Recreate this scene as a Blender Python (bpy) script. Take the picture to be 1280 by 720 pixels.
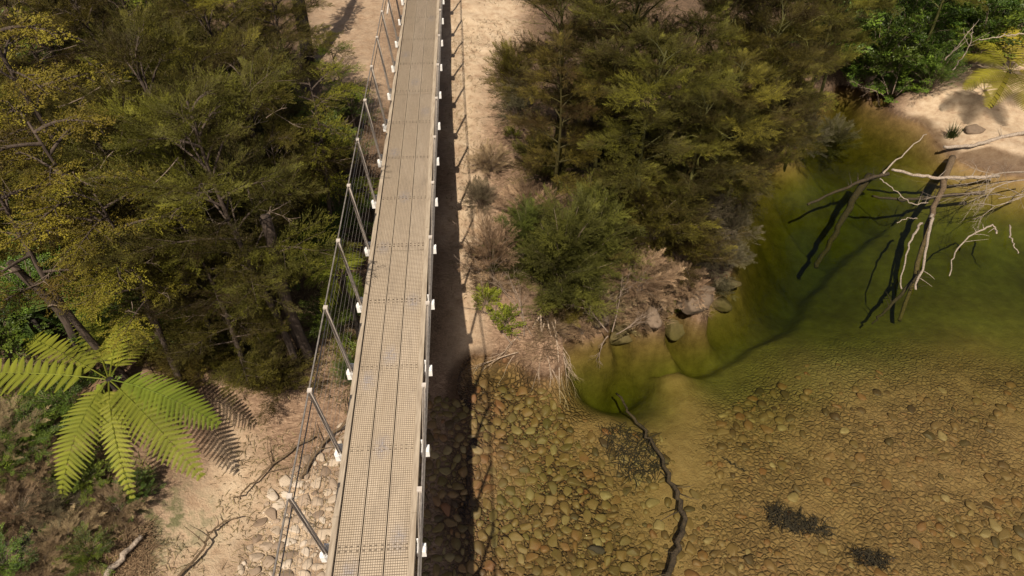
import bpy, math, random
import numpy as np

for _o in list(bpy.data.objects):
    bpy.data.objects.remove(_o)
SC = bpy.context.scene
COL = SC.collection
rnd = random.Random(7)
R = math.radians

# ------------------------------------------------------------------ camera
FPX, PITCH, HC = 850.0, R(44.6), 10.6
cam_d = bpy.data.cameras.new('camera')
cam = bpy.data.objects.new('camera', cam_d)
COL.objects.link(cam)
cam.location = (0, 0, HC)
cam.rotation_euler = (R(90) - PITCH, 0, 0)
cam_d.sensor_width = 36.0
cam_d.lens = 36.0 * FPX / 1280.0
cam_d.clip_start = 0.1
cam_d.clip_end = 2000.0
SC.camera = cam

# ------------------------------------------------------------------ light
SUN_DX, SUN_DY = 0.10, 0.66           # shadow run per metre of height: right, away
sun_el = math.atan2(1.0, math.hypot(SUN_DX, SUN_DY))
sun_az = math.atan2(-SUN_DX, -SUN_DY)  # compass angle from +Y of the direction TO the sun
w = bpy.data.worlds.new('World')
SC.world = w
w.use_nodes = True
nt = w.node_tree
nt.nodes.clear()
sky = nt.nodes.new('ShaderNodeTexSky')
sky.sky_type = 'NISHITA'
sky.sun_disc = False
sky.sun_elevation = sun_el
sky.sun_rotation = sun_az
sky.dust_density = 4.0
sky.ozone_density = 0.6
bg = nt.nodes.new('ShaderNodeBackground')
bg.inputs['Strength'].default_value = 0.05
wo = nt.nodes.new('ShaderNodeOutputWorld')
nt.links.new(sky.outputs[0], bg.inputs[0])
nt.links.new(bg.outputs[0], wo.inputs[0])
sl = bpy.data.lights.new('sun', 'SUN')
sl.energy = 5.0
sl.angle = R(0.5)
sl.color = (1.0, 0.90, 0.76)
so = bpy.data.objects.new('sun', sl)
COL.objects.link(so)
from mathutils import Vector
so.rotation_euler = Vector((SUN_DX, SUN_DY, -1.0)).to_track_quat('-Z', 'Y').to_euler()
so.location = (-10, -20, 40)
SC.view_settings.view_transform = 'Standard'
SC.view_settings.look = 'None'
SC.view_settings.exposure = 0.36
SC.view_settings.gamma = 1.0
SC.view_settings.use_curve_mapping = False
SC.render.engine = 'CYCLES'
SC.cycles.max_bounces = 6
SC.cycles.diffuse_bounces = 2
SC.cycles.glossy_bounces = 2
SC.cycles.transmission_bounces = 3
SC.cycles.transparent_max_bounces = 8
SC.cycles.volume_bounces = 0

# ------------------------------------------------------------------ projection helpers
CT, ST = math.cos(PITCH), math.sin(PITCH)

def ray(px, py):
    x = (px - 640.0) / FPX
    y = -(py - 360.0) / FPX
    return np.array([x, CT + y * ST, -ST + y * CT])

def W(px, py, z=0.0):
    d = ray(px, py)
    t = (z - HC) / d[2]
    return np.array([d[0] * t, d[1] * t, z])

def unit(v):
    v = np.asarray(v, float)
    return v / max(1e-9, np.linalg.norm(v))

# ------------------------------------------------------------------ noise
def _hash(ix, iy, seed):
    n = (ix * 374761393 + iy * 668265263 + seed * 974634541) & 0xffffffff
    n = ((n ^ (n >> 13)) * 1274126177) & 0xffffffff
    return ((n ^ (n >> 16)) & 0xffff) / 65535.0

def vnoise(x, y, seed=0):
    x = np.asarray(x, float); y = np.asarray(y, float)
    ix = np.floor(x).astype(np.int64); iy = np.floor(y).astype(np.int64)
    fx = x - ix; fy = y - iy
    fx = fx * fx * (3 - 2 * fx); fy = fy * fy * (3 - 2 * fy)
    a = _hash(ix, iy, seed); b = _hash(ix + 1, iy, seed)
    c = _hash(ix, iy + 1, seed); d = _hash(ix + 1, iy + 1, seed)
    return (a * (1 - fx) + b * fx) * (1 - fy) + (c * (1 - fx) + d * fx) * fy

def fbm(x, y, seed=0, octv=4):
    s = 0; a = 0.5; f = 1.0
    for k in range(octv):
        s = s + a * (vnoise(x * f, y * f, seed + k * 17) - 0.5)
        a *= 0.5; f *= 2.03
    return s

def sstep(a, b, x):
    t = np.clip((x - a) / (b - a), 0, 1)
    return t * t * (3 - 2 * t)

# ------------------------------------------------------------------ terrain height
CP = [  # photo px, py, height above the water
    (540,715,.14),(548,600,.12),(552,520,.14),(577,690,.03),(580,600,.02),(583,520,.03),
    (622,700,-.16),(620,600,-.18),(630,500,-.25),(690,640,-.28),(700,560,-.34),(640,460,-.15),
    (450,640,.26),(390,690,.32),(330,600,.55),(290,560,.72),(230,640,.72),(150,690,.9),(60,640,1.2),
    (0,560,1.6),(200,560,1.05),(0,720,1.0),(300,715,.42),(430,510,.62),(450,420,.9),(390,455,1.05),
    (480,330,1.2),(560,445,.2),(562,395,.6),(575,300,1.15),(585,200,1.6),(605,60,2.2),(615,0,2.35),
    (420,20,2.4),(430,90,2.2),(300,400,1.3),(150,400,1.6),(150,200,2.2),(0,300,2.0),(0,100,2.8),(300,150,2.2),(250,0,2.8),
    (612,405,.55),(598,436,.08),(640,432,.25),(700,428,.35),(704,452,-.35),(760,412,.5),(772,430,-.55),
    (830,400,.5),(838,427,-.75),(884,372,.5),(920,392,-.7),(900,310,.5),(940,312,-.75),(915,235,.45),(950,240,-.6),
    (985,170,.3),(1010,190,-.8),(1040,112,.15),(1085,118,.1),(1060,140,-.65),(1118,100,.3),(1100,30,.9),(1200,30,1.2),(1290,10,1.6),
    (700,330,1.15),(800,350,.95),(750,250,1.35),(850,250,1.05),(700,150,1.8),(900,100,1.2),(800,30,1.5),(1000,50,1.0),
    (1340,100,1.0),(1450,110,1.1),(1055,150,-.75),(1090,142,-.65),(1065,126,-.35),(1108,133,-.3),(1125,118,.25),(1085,100,.35),(1040,98,.3),(1152,138,.14),(1210,140,.34),(1280,150,.36),(1285,118,.7),(1190,105,.6),(1185,186,.05),(1245,212,.04),(1290,215,.08),
    (1128,165,-.2),(1170,215,-.3),(1290,240,-.3),
    (800,600,-.42),(760,520,-.5),(715,490,-.5),(850,500,-.55),(900,600,-.36),(1000,650,-.28),(1150,650,-.26),(1280,640,-.26),
    (1280,480,-.45),(1150,450,-.55),(1000,450,-.6),(780,720,-.35),(900,720,-.28),
    (760,465,-.75),(900,425,-.85),(870,445,-.8),(930,405,-.9),(800,470,-.8),(740,475,-.75),(880,408,-.5),(850,445,-.85),(950,370,-1.15),(960,290,-1.0),(1050,250,-1.1),(1060,190,-.95),(1100,330,-1.3),(1250,380,-1.0),(1250,310,-1.1),(1210,260,-.7),
]
_cp = np.array([list(W(a, b, c)) for a, b, c in CP])
_extra = np.array([[-22, 6, 2.5], [-22, 30, 3.5], [0, 36, 3.2], [22, 36, 3.6], [24, 16, -.4], [24, 4, -.3], [8, -8, -.3],
                   [-14, -6, 1.4], [-3, -6, .5], [-1, 0, .15], [3, 0, -.2], [12, 0, -.25]], float)
_cp = np.vstack([_cp, _extra])

def _phi(r2):
    return 0.5 * r2 * np.log(r2 + 1e-9)

def _tps_fit():
    n = len(_cp)
    d2 = ((_cp[:, None, :2] - _cp[None, :, :2]) ** 2).sum(-1)
    A = np.zeros((n + 3, n + 3))
    A[:n, :n] = _phi(d2) + np.eye(n) * 0.012
    A[:n, n] = 1; A[:n, n + 1:] = _cp[:, :2]
    A[n, :n] = 1; A[n + 1:, :n] = _cp[:, :2].T
    b = np.zeros(n + 3); b[:n] = _cp[:, 2]
    return np.linalg.solve(A, b)
_tw = _tps_fit()

RIDGE = np.array([W(a, b, -.55)[:2] for a, b in ((690,468),(730,492),(790,488),(850,474),(905,452),(960,418),(1010,386),(1030,340),(1062,300),(1120,262))])

def sdf_line(P, L):
    """signed distance of points to polyline L (positive on its left)"""
    best = np.full(len(P), 1e9); sgn = np.ones(len(P))
    for a, b in zip(L[:-1], L[1:]):
        ab = b - a
        t = np.clip(((P - a) @ ab) / (ab @ ab), 0, 1)
        q = a + t[:, None] * ab
        d = np.hypot(*(P - q).T)
        s = ab[0] * (P[:, 1] - a[1]) - ab[1] * (P[:, 0] - a[0])
        m = d < best
        best[m] = d[m]; sgn[m] = np.sign(s)[m]
    return best * sgn

def sdf_poly(P, poly):
    """signed distance: positive inside"""
    best = np.full(len(P), 1e9); inside = np.zeros(len(P), bool)
    n = len(poly)
    for i in range(n):
        a = poly[i]; b = poly[(i + 1) % n]
        ab = b - a
        t = np.clip(((P - a) @ ab) / (ab @ ab + 1e-12), 0, 1)
        d = np.hypot(*(P - (a + t[:, None] * ab)).T)
        best = np.minimum(best, d)
        cond = ((a[1] > P[:, 1]) != (b[1] > P[:, 1]))
        xi = (b[0] - a[0]) * (P[:, 1] - a[1]) / (b[1] - a[1] + 1e-12) + a[0]
        inside ^= cond & (P[:, 0] < xi)
    return np.where(inside, best, -best)

def pxpoly(pts, z):
    return np.array([W(a, b, z)[:2] for a, b in pts])

POOL = pxpoly([(712,452),(735,488),(790,486),(850,472),(905,450),(960,417),(1010,386),(1040,330),(1000,300),(950,320),(930,385),(902,418),(845,434),(790,436),(745,444)], -.6)

def height(X, Y):
    X = np.atleast_1d(np.asarray(X, float)); Y = np.atleast_1d(np.asarray(Y, float))
    Xc = np.clip(X, -24, 26); Yc = np.clip(Y, -8, 38)
    out = np.zeros(len(X)); n = len(_cp)
    for i in range(0, len(X), 20000):
        xs = Xc[i:i + 20000]; ys = Yc[i:i + 20000]
        d2 = (xs[:, None] - _cp[None, :, 0]) ** 2 + (ys[:, None] - _cp[None, :, 1]) ** 2
        out[i:i + 20000] = _phi(d2) @ _tw[:n] + _tw[n] + _tw[n + 1] * xs + _tw[n + 2] * ys
    P = np.stack([X, Y], 1)
    # the sunken shelf: deep pool beyond the ridge line, its lip lobed
    sd = sdf_line(P, RIDGE) + 0.3 * fbm(X * .9, Y * .9, 5, 4)
    near = sstep(7.0, 4.0, np.abs(sd)) * sstep(.05, -.2, out)
    out = out - 0.30 * sstep(-.10, .30, sd) * near - .16 * near * sstep(.1, .6, sd) * sstep(.60, .75, vnoise(X * 1.9 + Y * .9, Y * .25 - X * .2, 64))
    sp = sdf_poly(P, POOL) + .12 * fbm(X * 1.3, Y * 1.3, 8, 4) * 2
    groove = sstep(.62, .72, vnoise(X * 1.7 + Y * .5, Y * .5 - X * .3, 64))
    out = np.minimum(out, np.where(sp > 0, -.42 - .55 * sstep(.0, .42, sp) - .14 * groove * sstep(.1, .5, sp), 9.0) + 9 * (sp <= 0))
    cut = (sp <= 0) & (sp > -.8) & (out > -.12) & (X > .9)
    out = np.where(cut, np.maximum(out, .42 * sstep(.0, .16, -sp + .12 * fbm(X * 3, Y * 3, 21, 3)) * sstep(.8, .4, -sp)), out)
    land = sstep(.0, .5, out)
    out = out + land * (.30 * fbm(X * .6, Y * .6, 1, 4) + .10 * fbm(X * 3, Y * 3, 2, 3))
    out = out + (1 - land) * (.06 * fbm(X * .9, Y * .9, 3, 3) + .05 * fbm(X * 3.5, Y * 3.5, 6, 3))
    # beyond the built area rise gently to bush covered slopes on both banks
    dist = np.maximum(np.abs(X) - 26, 0) * (X < 0) + np.maximum(Y - 38, 0)
    return out + dist * .12

def gz(x, y):
    return float(height([x], [y])[0])

def G(px, py, dz=0.0):
    """point where the photo pixel's sight line meets the ground"""
    d = ray(px, py)
    ts = np.linspace(5.0, 60.0, 700)
    P = d[None, :] * ts[:, None]; P[:, 2] += HC
    h = height(P[:, 0], P[:, 1])
    k = int(np.argmax(P[:, 2] < h))
    if P[k, 2] >= h[k]:
        k = len(ts) - 1
    p = P[k].copy(); p[2] = gz(p[0], p[1]) + dz
    return p

# ------------------------------------------------------------------ mesh builder
class MB:
    def __init__(s):
        s.v = []; s.q = []; s.t = []; s.n = 0; s.tint = []
    def add(s, V, Q=None, T=None, tint=0.5):
        V = np.asarray(V, float).reshape(-1, 3)
        if Q is not None and len(Q): s.q.append(np.asarray(Q, int).reshape(-1, 4) + s.n)
        if T is not None and len(T): s.t.append(np.asarray(T, int).reshape(-1, 3) + s.n)
        s.v.append(V)
        s.tint.append(np.broadcast_to(np.asarray(tint, float), (len(V),)))
        s.n += len(V)
    def box(s, c, size, axes=None, tint=.5, taper=1.0):
        h = np.array(size) / 2.0
        cs = np.array([[sx, sy, sz] for sz in (-1, 1) for sy in (-1, 1) for sx in (-1, 1)], float) * h
        if taper != 1.0: cs[4:, :2] *= taper
        if axes is not None: cs = cs @ np.asarray(axes)
        s.add(cs + np.asarray(c), [(0, 2, 3, 1), (4, 5, 7, 6), (0, 1, 5, 4), (2, 6, 7, 3), (0, 4, 6, 2), (1, 3, 7, 5)], tint=tint)
    def bar(s, a, b, wd, ht, up=(0, 0, 1), tint=.5):
        a = np.asarray(a, float); b = np.asarray(b, float)
        y = unit(b - a); x = unit(np.cross(y, up)); z = np.cross(x, y)
        s.box((a + b) / 2, (wd, np.linalg.norm(b - a), ht), [x, y, z], tint)
    def tube(s, pts, rad, sides=6, tint=.5, cap=True):
        pts = np.asarray(pts, float); n = len(pts)
        rad = np.broadcast_to(np.asarray(rad, float), (n,))
        T = np.gradient(pts, axis=0)
        T /= np.maximum(np.linalg.norm(T, axis=1)[:, None], 1e-9)
        ref = np.array([0, 0, 1.0]) if abs(T[0][2]) < .9 else np.array([1.0, 0, 0])
        U = np.zeros_like(pts)
        u = unit(np.cross(T[0], ref))
        for i in range(n):
            u = u - T[i] * (u @ T[i]); u = unit(u); U[i] = u
        Vv = np.cross(T, U)
        ang = np.arange(sides) * 2 * math.pi / sides
        ring = U[:, None, :] * np.cos(ang)[None, :, None] + Vv[:, None, :] * np.sin(ang)[None, :, None]
        V = (pts[:, None, :] + ring * rad[:, None, None]).reshape(-1, 3)
        Q = []
        for i in range(n - 1):
            for j in range(sides):
                k = (j + 1) % sides
                Q.append((i * sides + j, i * sides + k, (i + 1) * sides + k, (i + 1) * sides + j))
        Tt = []
        if cap:
            V = np.vstack([V, pts[0], pts[-1]])
            a = n * sides; b = a + 1
            for j in range(sides):
                k = (j + 1) % sides
                Tt.append((a, k, j)); Tt.append((b, (n - 1) * sides + j, (n - 1) * sides + k))
        s.add(V, Q, Tt, tint)
    def mesh(s, name, mat, origin=(0, 0, 0), smooth=False):
        V = np.concatenate(s.v) - np.asarray(origin)
        me = bpy.data.meshes.new(name)
        q = np.concatenate(s.q) if s.q else np.zeros((0, 4), int)
        t = np.concatenate(s.t) if s.t else np.zeros((0, 3), int)
        me.vertices.add(len(V)); me.vertices.foreach_set('co', V.astype(np.float32).ravel())
        loops = np.concatenate([q.ravel(), t.ravel()])
        me.loops.add(len(loops)); me.loops.foreach_set('vertex_index', loops.astype(np.int32))
        starts = np.concatenate([np.arange(len(q)) * 4, len(q) * 4 + np.arange(len(t)) * 3])
        me.polygons.add(len(starts))
        me.polygons.foreach_set('loop_start', starts.astype(np.int32))
        me.polygons.foreach_set('use_smooth', np.full(len(starts), smooth))
        me.update(calc_edges=True)
        at = me.attributes.new('tint', 'FLOAT', 'POINT')
        at.data.foreach_set('value', np.concatenate(s.tint).astype(np.float32))
        me.materials.append(mat)
        return me
    def build(s, name, mat, parent=None, smooth=False, origin=None):
        if origin is None:
            origin = tuple(parent.location) if parent is not None else (0, 0, 0)
        o = bpy.data.objects.new(name, s.mesh(name, mat, origin, smooth))
        COL.objects.link(o)
        if parent is not None: o.parent = parent
        else: o.location = origin
        return o

def tag(o, label=None, cat=None, group=None, kind=None):
    if label: o['label'] = label
    if cat: o['category'] = cat
    if group: o['group'] = group
    if kind: o['kind'] = kind
    return o

def empty(name, loc, label, cat, group=None):
    o = bpy.data.objects.new(name, None)
    o.empty_display_size = .2
    COL.objects.link(o)
    o.location = tuple(float(c) for c in loc)
    return tag(o, label, cat, group)

def copy_tree(o, parent=None):
    c = o.copy(); COL.objects.link(c)
    if parent is not None: c.parent = parent
    for ch in list(o.children): copy_tree(ch, c)
    return c

# ------------------------------------------------------------------ materials
class NT:
    def __init__(s, name):
        s.m = bpy.data.materials.new(name); s.m.use_nodes = True
        s.t = s.m.node_tree; s.t.nodes.clear()
        s.out = s.n('ShaderNodeOutputMaterial')
    def n(s, kind, **kw):
        nd = s.t.nodes.new(kind)
        for k, v in kw.items(): setattr(nd, k, v)
        return nd
    def l(s, a, b): s.t.links.new(a, b)
    def noise(s, scale, detail=3, rough=.55, vec=None, dist=0.0):
        nd = s.n('ShaderNodeTexNoise'); nd.inputs['Scale'].default_value = scale
        nd.inputs['Detail'].default_value = detail; nd.inputs['Roughness'].default_value = rough
        nd.inputs['Distortion'].default_value = dist
        if vec is not None: s.l(vec, nd.inputs['Vector'])
        return nd.outputs['Fac']
    def ramp(s, fac, stops, interp='LINEAR'):
        nd = s.n('ShaderNodeValToRGB'); cr = nd.color_ramp; cr.interpolation = interp
        while len(cr.elements) < len(stops): cr.elements.new(.5)
        for e, (p, c) in zip(cr.elements, stops):
            e.position = p; e.color = (c[0], c[1], c[2], 1)
        s.l(fac, nd.inputs[0]); return nd.outputs[0]
    def mix(s, fac, a, b, mode='MIX'):
        nd = s.n('ShaderNodeMix', data_type='RGBA', blend_type=mode)
        for sock, v in ((nd.inputs[0], fac), (nd.inputs[6], a), (nd.inputs[7], b)):
            if hasattr(v, 'links'): s.l(v, sock)
            elif isinstance(v, (int, float)): sock.default_value = v
            else: sock.default_value = (v[0], v[1], v[2], 1)
        return nd.outputs[2]
    def math(s, op, a, b=0.0, clamp=False):
        nd = s.n('ShaderNodeMath', operation=op, use_clamp=clamp)
        for sock, v in ((nd.inputs[0], a), (nd.inputs[1], b)):
            if hasattr(v, 'links'): s.l(v, sock)
            else: sock.default_value = v
        return nd.outputs[0]
    def mrange(s, v, a, b, c=0.0, d=1.0):
        nd = s.n('ShaderNodeMapRange'); s.l(v, nd.inputs[0])
        for i, x in enumerate((a, b, c, d)): nd.inputs[i + 1].default_value = x
        return nd.outputs[0]
    def attr(s, name): 
        return s.n('ShaderNodeAttribute', attribute_name=name).outputs['Fac']
    def coord(s, which='Object'): return s.n('ShaderNodeTexCoord').outputs[which]
    def mapping(s, vec, scale=(1, 1, 1)):
        nd = s.n('ShaderNodeMapping'); nd.inputs['Scale'].default_value = scale
        s.l(vec, nd.inputs[0]); return nd.outputs[0]
    def bump(s, h, strength=.5, dist=.02):
        nd = s.n('ShaderNodeBump'); nd.inputs['Strength'].default_value = strength
        nd.inputs['Distance'].default_value = dist; s.l(h, nd.inputs['Height']); return nd.outputs[0]
    def principled(s, col, rough=.8, metal=0.0, bump=None, spec=.3):
        p = s.n('ShaderNodeBsdfPrincipled')
        if hasattr(col, 'links'): s.l(col, p.inputs['Base Color'])
        else: p.inputs['Base Color'].default_value = (*col, 1)
        if hasattr(rough, 'links'): s.l(rough, p.inputs['Roughness'])
        else: p.inputs['Roughness'].default_value = rough
        p.inputs['Metallic'].default_value = metal
        p.inputs['Specular IOR Level'].default_value = spec
        if bump is not None: s.l(bump, p.inputs['Normal'])
        s.l(p.outputs[0], s.out.inputs[0]); return p

def leaf_mat(name, stops, trans=.3, var=.45, rough=.6, spec=.15):
    m = NT(name)
    oi = m.n('ShaderNodeObjectInfo').outputs['Random']
    c = m.ramp(m.attr('tint'), stops)
    nz = m.noise(1.1, 2, vec=m.coord('Object'))
    k = m.mrange(nz, .3, .7, 1 - var, 1 + var)
    k2 = m.mrange(oi, 0, 1, .50, 1.14) if name not in ('fern_leaf', 'gold_fern_leaf', 'dry_grass') else m.mrange(oi, 0, 1, .8, 1.15)
    hs = m.n('ShaderNodeHueSaturation'); m.l(c, hs.inputs['Color'])
    m.l(m.math('MULTIPLY', k, k2), hs.inputs['Value'])
    m.l(m.mrange(m.math('FRACT', m.math('MULTIPLY', oi, 7.31)), 0, 1, .484, .522), hs.inputs['Hue'])
    col = hs.outputs[0]
    p = m.n('ShaderNodeBsdfPrincipled'); m.l(col, p.inputs['Base Color'])
    p.inputs['Roughness'].default_value = rough; p.inputs['Specular IOR Level'].default_value = spec
    tr = m.n('ShaderNodeBsdfTranslucent'); m.l(col, tr.inputs[0])
    mx = m.n('ShaderNodeMixShader'); mx.inputs[0].default_value = trans * .55
    m.l(p.outputs[0], mx.inputs[1]); m.l(tr.outputs[0], mx.inputs[2]); m.l(mx.outputs[0], m.out.inputs[0])
    return m.m

M = {}
M['kanuka'] = leaf_mat('kanuka_leaf', [(0, (.046, .030, .011)), (.3, (.070, .054, .013)), (.65, (.115, .10, .018)), (1, (.20, .17, .023))])
M['bush'] = leaf_mat('bright_kanuka_leaf', [(0, (.058, .054, .015)), (.5, (.10, .108, .021)), (1, (.17, .175, .030))])
M['yellow'] = leaf_mat('yellow_leaf', [(0, (.095, .072, .011)), (.5, (.165, .143, .015)), (1, (.26, .235, .022))], var=.4)
M['lime'] = leaf_mat('lime_leaf', [(0, (.08, .09, .012)), (.5, (.15, .17, .016)), (1, (.24, .25, .022))])
M['broad'] = leaf_mat('broad_leaf', [(0, (.035, .055, .009)), (.5, (.09, .135, .017)), (1, (.18, .235, .026))], rough=.45, spec=.3)
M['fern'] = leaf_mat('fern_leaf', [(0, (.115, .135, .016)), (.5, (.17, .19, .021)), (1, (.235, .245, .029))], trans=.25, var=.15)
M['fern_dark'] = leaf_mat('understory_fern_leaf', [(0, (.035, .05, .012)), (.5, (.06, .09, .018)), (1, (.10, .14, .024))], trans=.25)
M['fern_gold'] = leaf_mat('gold_fern_leaf', [(0, (.12, .10, .012)), (.5, (.19, .165, .016)), (1, (.27, .23, .022))], trans=.25)
M['dry'] = leaf_mat('dry_grass', [(0, (.10, .065, .035)), (.5, (.19, .13, .07)), (1, (.30, .22, .12))], trans=.15)
M['greygreen'] = leaf_mat('grey_green_leaf', [(0, (.075, .055, .035)), (.5, (.12, .10, .055)), (1, (.18, .15, .085))])

def bark_mat(name, c1, c2, scale=6):
    m = NT(name); oc = m.coord('Object')
    f = m.noise(scale, 5, .65, m.mapping(oc, (3, 3, .6)))
    c = m.ramp(f, [(.3, c1), (.7, c2)])
    if name == 'bark': c = m.mix(m.mrange(m.attr('tint'), .6, .9), c, (.20, .15, .11))   # dead bleached twigs
    m.principled(c, .9, bump=m.bump(f, .8, .03))
    return m.m
M['manuka'] = leaf_mat('grey_kanuka_leaf', [(0, (.040, .030, .016)), (.3, (.058, .050, .019)), (.65, (.090, .084, .026)), (1, (.16, .148, .044))])
M['bark'] = bark_mat('bark', (.030, .021, .015), (.11, .08, .06))
M['bark_dark'] = bark_mat('dark_bark', (.008, .006, .005), (.035, .026, .020))
M['twig'] = bark_mat('twig', (.12, .085, .06), (.30, .225, .165), 12)
M['driftwood'] = bark_mat('driftwood', (.15, .11, .08), (.42, .345, .27), 11)
M['rootwood'] = bark_mat('root_wood', (.22, .15, .10), (.46, .36, .26), 12)
M['wetwood'] = bark_mat('wet_wood', (.02, .014, .009), (.075, .052, .03), 9)
M['brownwood'] = bark_mat('brown_wood', (.06, .04, .022), (.17, .115, .065), 9)
M['weed'] = bark_mat('water_weed', (.022, .016, .011), (.07, .052, .034), 14)

def stone_mat(name, stops, byobj, wet=False):
    m = NT(name); oc = m.coord('Object')
    t = m.n('ShaderNodeObjectInfo').outputs['Random'] if byobj else m.attr('tint')
    c = m.ramp(t, stops)
    f = m.noise(14, 4, .6, oc)
    c = m.mix(m.mrange(f, .35, .75), c, m.mix(.5, c, (.06, .045, .03)))
    if wet:   # olive algae film, thickest on the bed beside the bridge
        ps = m.n('ShaderNodeNewGeometry').outputs['Position']; sx = m.n('ShaderNodeSeparateXYZ'); m.l(ps, sx.inputs[0])
        al = m.math('MULTIPLY', m.mrange(sx.outputs['X'], 1.2, 3.0, .45, .15), m.mrange(m.noise(1.3, 4, .6, ps), .38, .58))
        c = m.mix(al, c, (.125, .112, .026))
    m.principled(c, .55 if wet else .85, bump=m.bump(f, .4, .01))
    return m.m
DRY = [(0, (.20, .14, .095)), (.35, (.34, .255, .18)), (.7, (.46, .365, .265)), (1, (.55, .46, .36))]
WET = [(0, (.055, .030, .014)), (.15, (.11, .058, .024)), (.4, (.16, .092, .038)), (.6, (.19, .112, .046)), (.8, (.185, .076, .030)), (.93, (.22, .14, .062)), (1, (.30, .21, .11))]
M['stone_dry'] = stone_mat('dry_stone', DRY, True)
M['stone_dry_mass'] = stone_mat('dry_stone_mass', DRY, False)
M['stone_wet_shade'] = stone_mat('river_stone', WET, True, True)
M['stone_wet_shade_mass'] = stone_mat('river_stone_mass', WET, False, True)
M['rock'] = stone_mat('bank_rock', [(0, (.10, .07, .045)), (1, (.17, .12, .08))], True)
M['rock_dark'] = stone_mat('dark_rock', [(0, (.035, .027, .02)), (1, (.06, .045, .035))], True)

def ground_mat():
    m = NT('ground'); oc = m.coord('Object')
    big = m.noise(.9, 4, .6, oc); mid = m.noise(4.5, 5, .65, oc); fine = m.noise(28, 4, .7, oc)
    streak = m.noise(20, 3, .6, m.mapping(oc, (.35, 1, 1)), 1.5)
    litter = m.ramp(fine, [(.25, (.020, .013, .008)), (.5, (.085, .055, .033)), (.75, (.20, .135, .085))])
    litter = m.mix(m.mrange(mid, .4, .65), litter, m.mix(.5, litter, (.16, .10, .06)))
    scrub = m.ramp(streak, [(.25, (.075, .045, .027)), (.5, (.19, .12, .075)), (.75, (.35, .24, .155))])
    sand = m.ramp(mid, [(.25, (.27, .175, .105)), (.5, (.43, .32, .21)), (.8, (.53, .42, .295))])
    sand = m.mix(m.mrange(fine, .55, .75, 0, .5), sand, (.24, .155, .10))
    nzc = m.n('ShaderNodeTexNoise'); nzc.inputs['Scale'].default_value = 5; nzc.inputs['Detail'].default_value = 3; m.l(oc, nzc.inputs['Vector'])
    dv = m.mix(.09, oc, nzc.outputs['Color'], 'ADD')
    v = m.n('ShaderNodeTexVoronoi'); v.inputs['Scale'].default_value = 11; m.l(dv, v.inputs['Vector'])
    v2 = m.n('ShaderNodeTexVoronoi', feature='DISTANCE_TO_EDGE'); v2.inputs['Scale'].default_value = 11; m.l(dv, v2.inputs['Vector'])
    sep = m.n('ShaderNodeSeparateColor'); m.l(v.outputs['Color'], sep.inputs[0])
    peb = m.ramp(sep.outputs[0], [(0, (.055, .03, .012)), (.3, (.13, .07, .028)), (.6, (.18, .105, .044)), (.85, (.23, .14, .064)), (1, (.16, .062, .025))])
    peb = m.mix(m.mrange(v2.outputs['Distance'], 0, .16, .7, 0), peb, (.025, .016, .007))  # dark cell edges paint the shade in crevices between pebbles
    bed = m.ramp(mid, [(.3, (.21, .125, .06)), (.7, (.31, .20, .105))])
    pebm = m.math('MULTIPLY', m.attr('pebble'), m.mrange(big, .35, .55, .35, 1))
    bed = m.mix(pebm, bed, peb)
    alg = m.mix(m.mrange(big, .35, .65), m.ramp(mid, [(.3, (.10, .075, .03)), (.7, (.16, .12, .05))]), m.ramp(mid, [(.3, (.17, .14, .05)), (.7, (.26, .21, .085))]))
    bed = m.mix(m.attr('algae'), bed, alg)
    bed = m.mix(m.attr('silt'), bed, m.ramp(mid, [(.3, (.085, .05, .025)), (.7, (.19, .11, .055))]))
    land = m.mix(m.attr('scrub'), litter, scrub)
    sm = m.math('MULTIPLY', m.attr('sand'), m.mrange(big, .3, .5, .65, 1))
    land = m.mix(sm, land, sand)
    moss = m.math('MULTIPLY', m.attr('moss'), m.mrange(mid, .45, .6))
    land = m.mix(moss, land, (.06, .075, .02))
    col = m.mix(m.attr('bed'), land, bed)
    h = m.math('ADD', m.math('MULTIPLY', mid, .6), m.math('MULTIPLY', fine, .4))
    h = m.math('ADD', h, m.math('MULTIPLY', m.math('MULTIPLY', pebm, m.attr('bed')), m.mrange(v2.outputs['Distance'], 0, .25)))
    col = m.mix(m.attr('wet'), col, m.mix(1, col, (.38, .34, .30), 'MULTIPLY'))
    m.principled(col, m.mrange(m.attr('wet'), 0, 1, .9, .45), bump=m.bump(h, .9, .06), spec=.2)
    return m.m
M['ground'] = ground_mat()

def water_mat():
    m = NT('river_water'); oc = m.coord('Object')
    n1 = m.noise(2.2, 3, .5, m.mapping(oc, (1, .6, 1)), .6); n2 = m.noise(14, 2, .5, m.mapping(oc, (.5, 1, 1)))
    h = m.math('ADD', m.math('MULTIPLY', n1, .8), m.math('MULTIPLY', n2, .2))
    b = m.bump(h, .25, .06)
    fr = m.n('ShaderNodeFresnel'); fr.inputs[0].default_value = 1.33; m.l(b, fr.inputs['Normal'])
    gl = m.n('ShaderNodeBsdfGlossy'); gl.inputs['Roughness'].default_value = .06; m.l(b, gl.inputs['Normal'])
    tp = m.n('ShaderNodeBsdfTransparent')
    mx = m.n('ShaderNodeMixShader'); m.l(fr.outputs[0], mx.inputs[0]); m.l(tp.outputs[0], mx.inputs[1]); m.l(gl.outputs[0], mx.inputs[2])
    m.l(mx.outputs[0], m.out.inputs['Surface'])
    va = m.n('ShaderNodeVolumeAbsorption')
    va.inputs['Color'].default_value = (.465, .575, .0, 1); va.inputs['Density'].default_value = .95
    m.l(va.outputs[0], m.out.inputs['Volume'])
    return m.m
M['water'] = water_mat()

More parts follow.
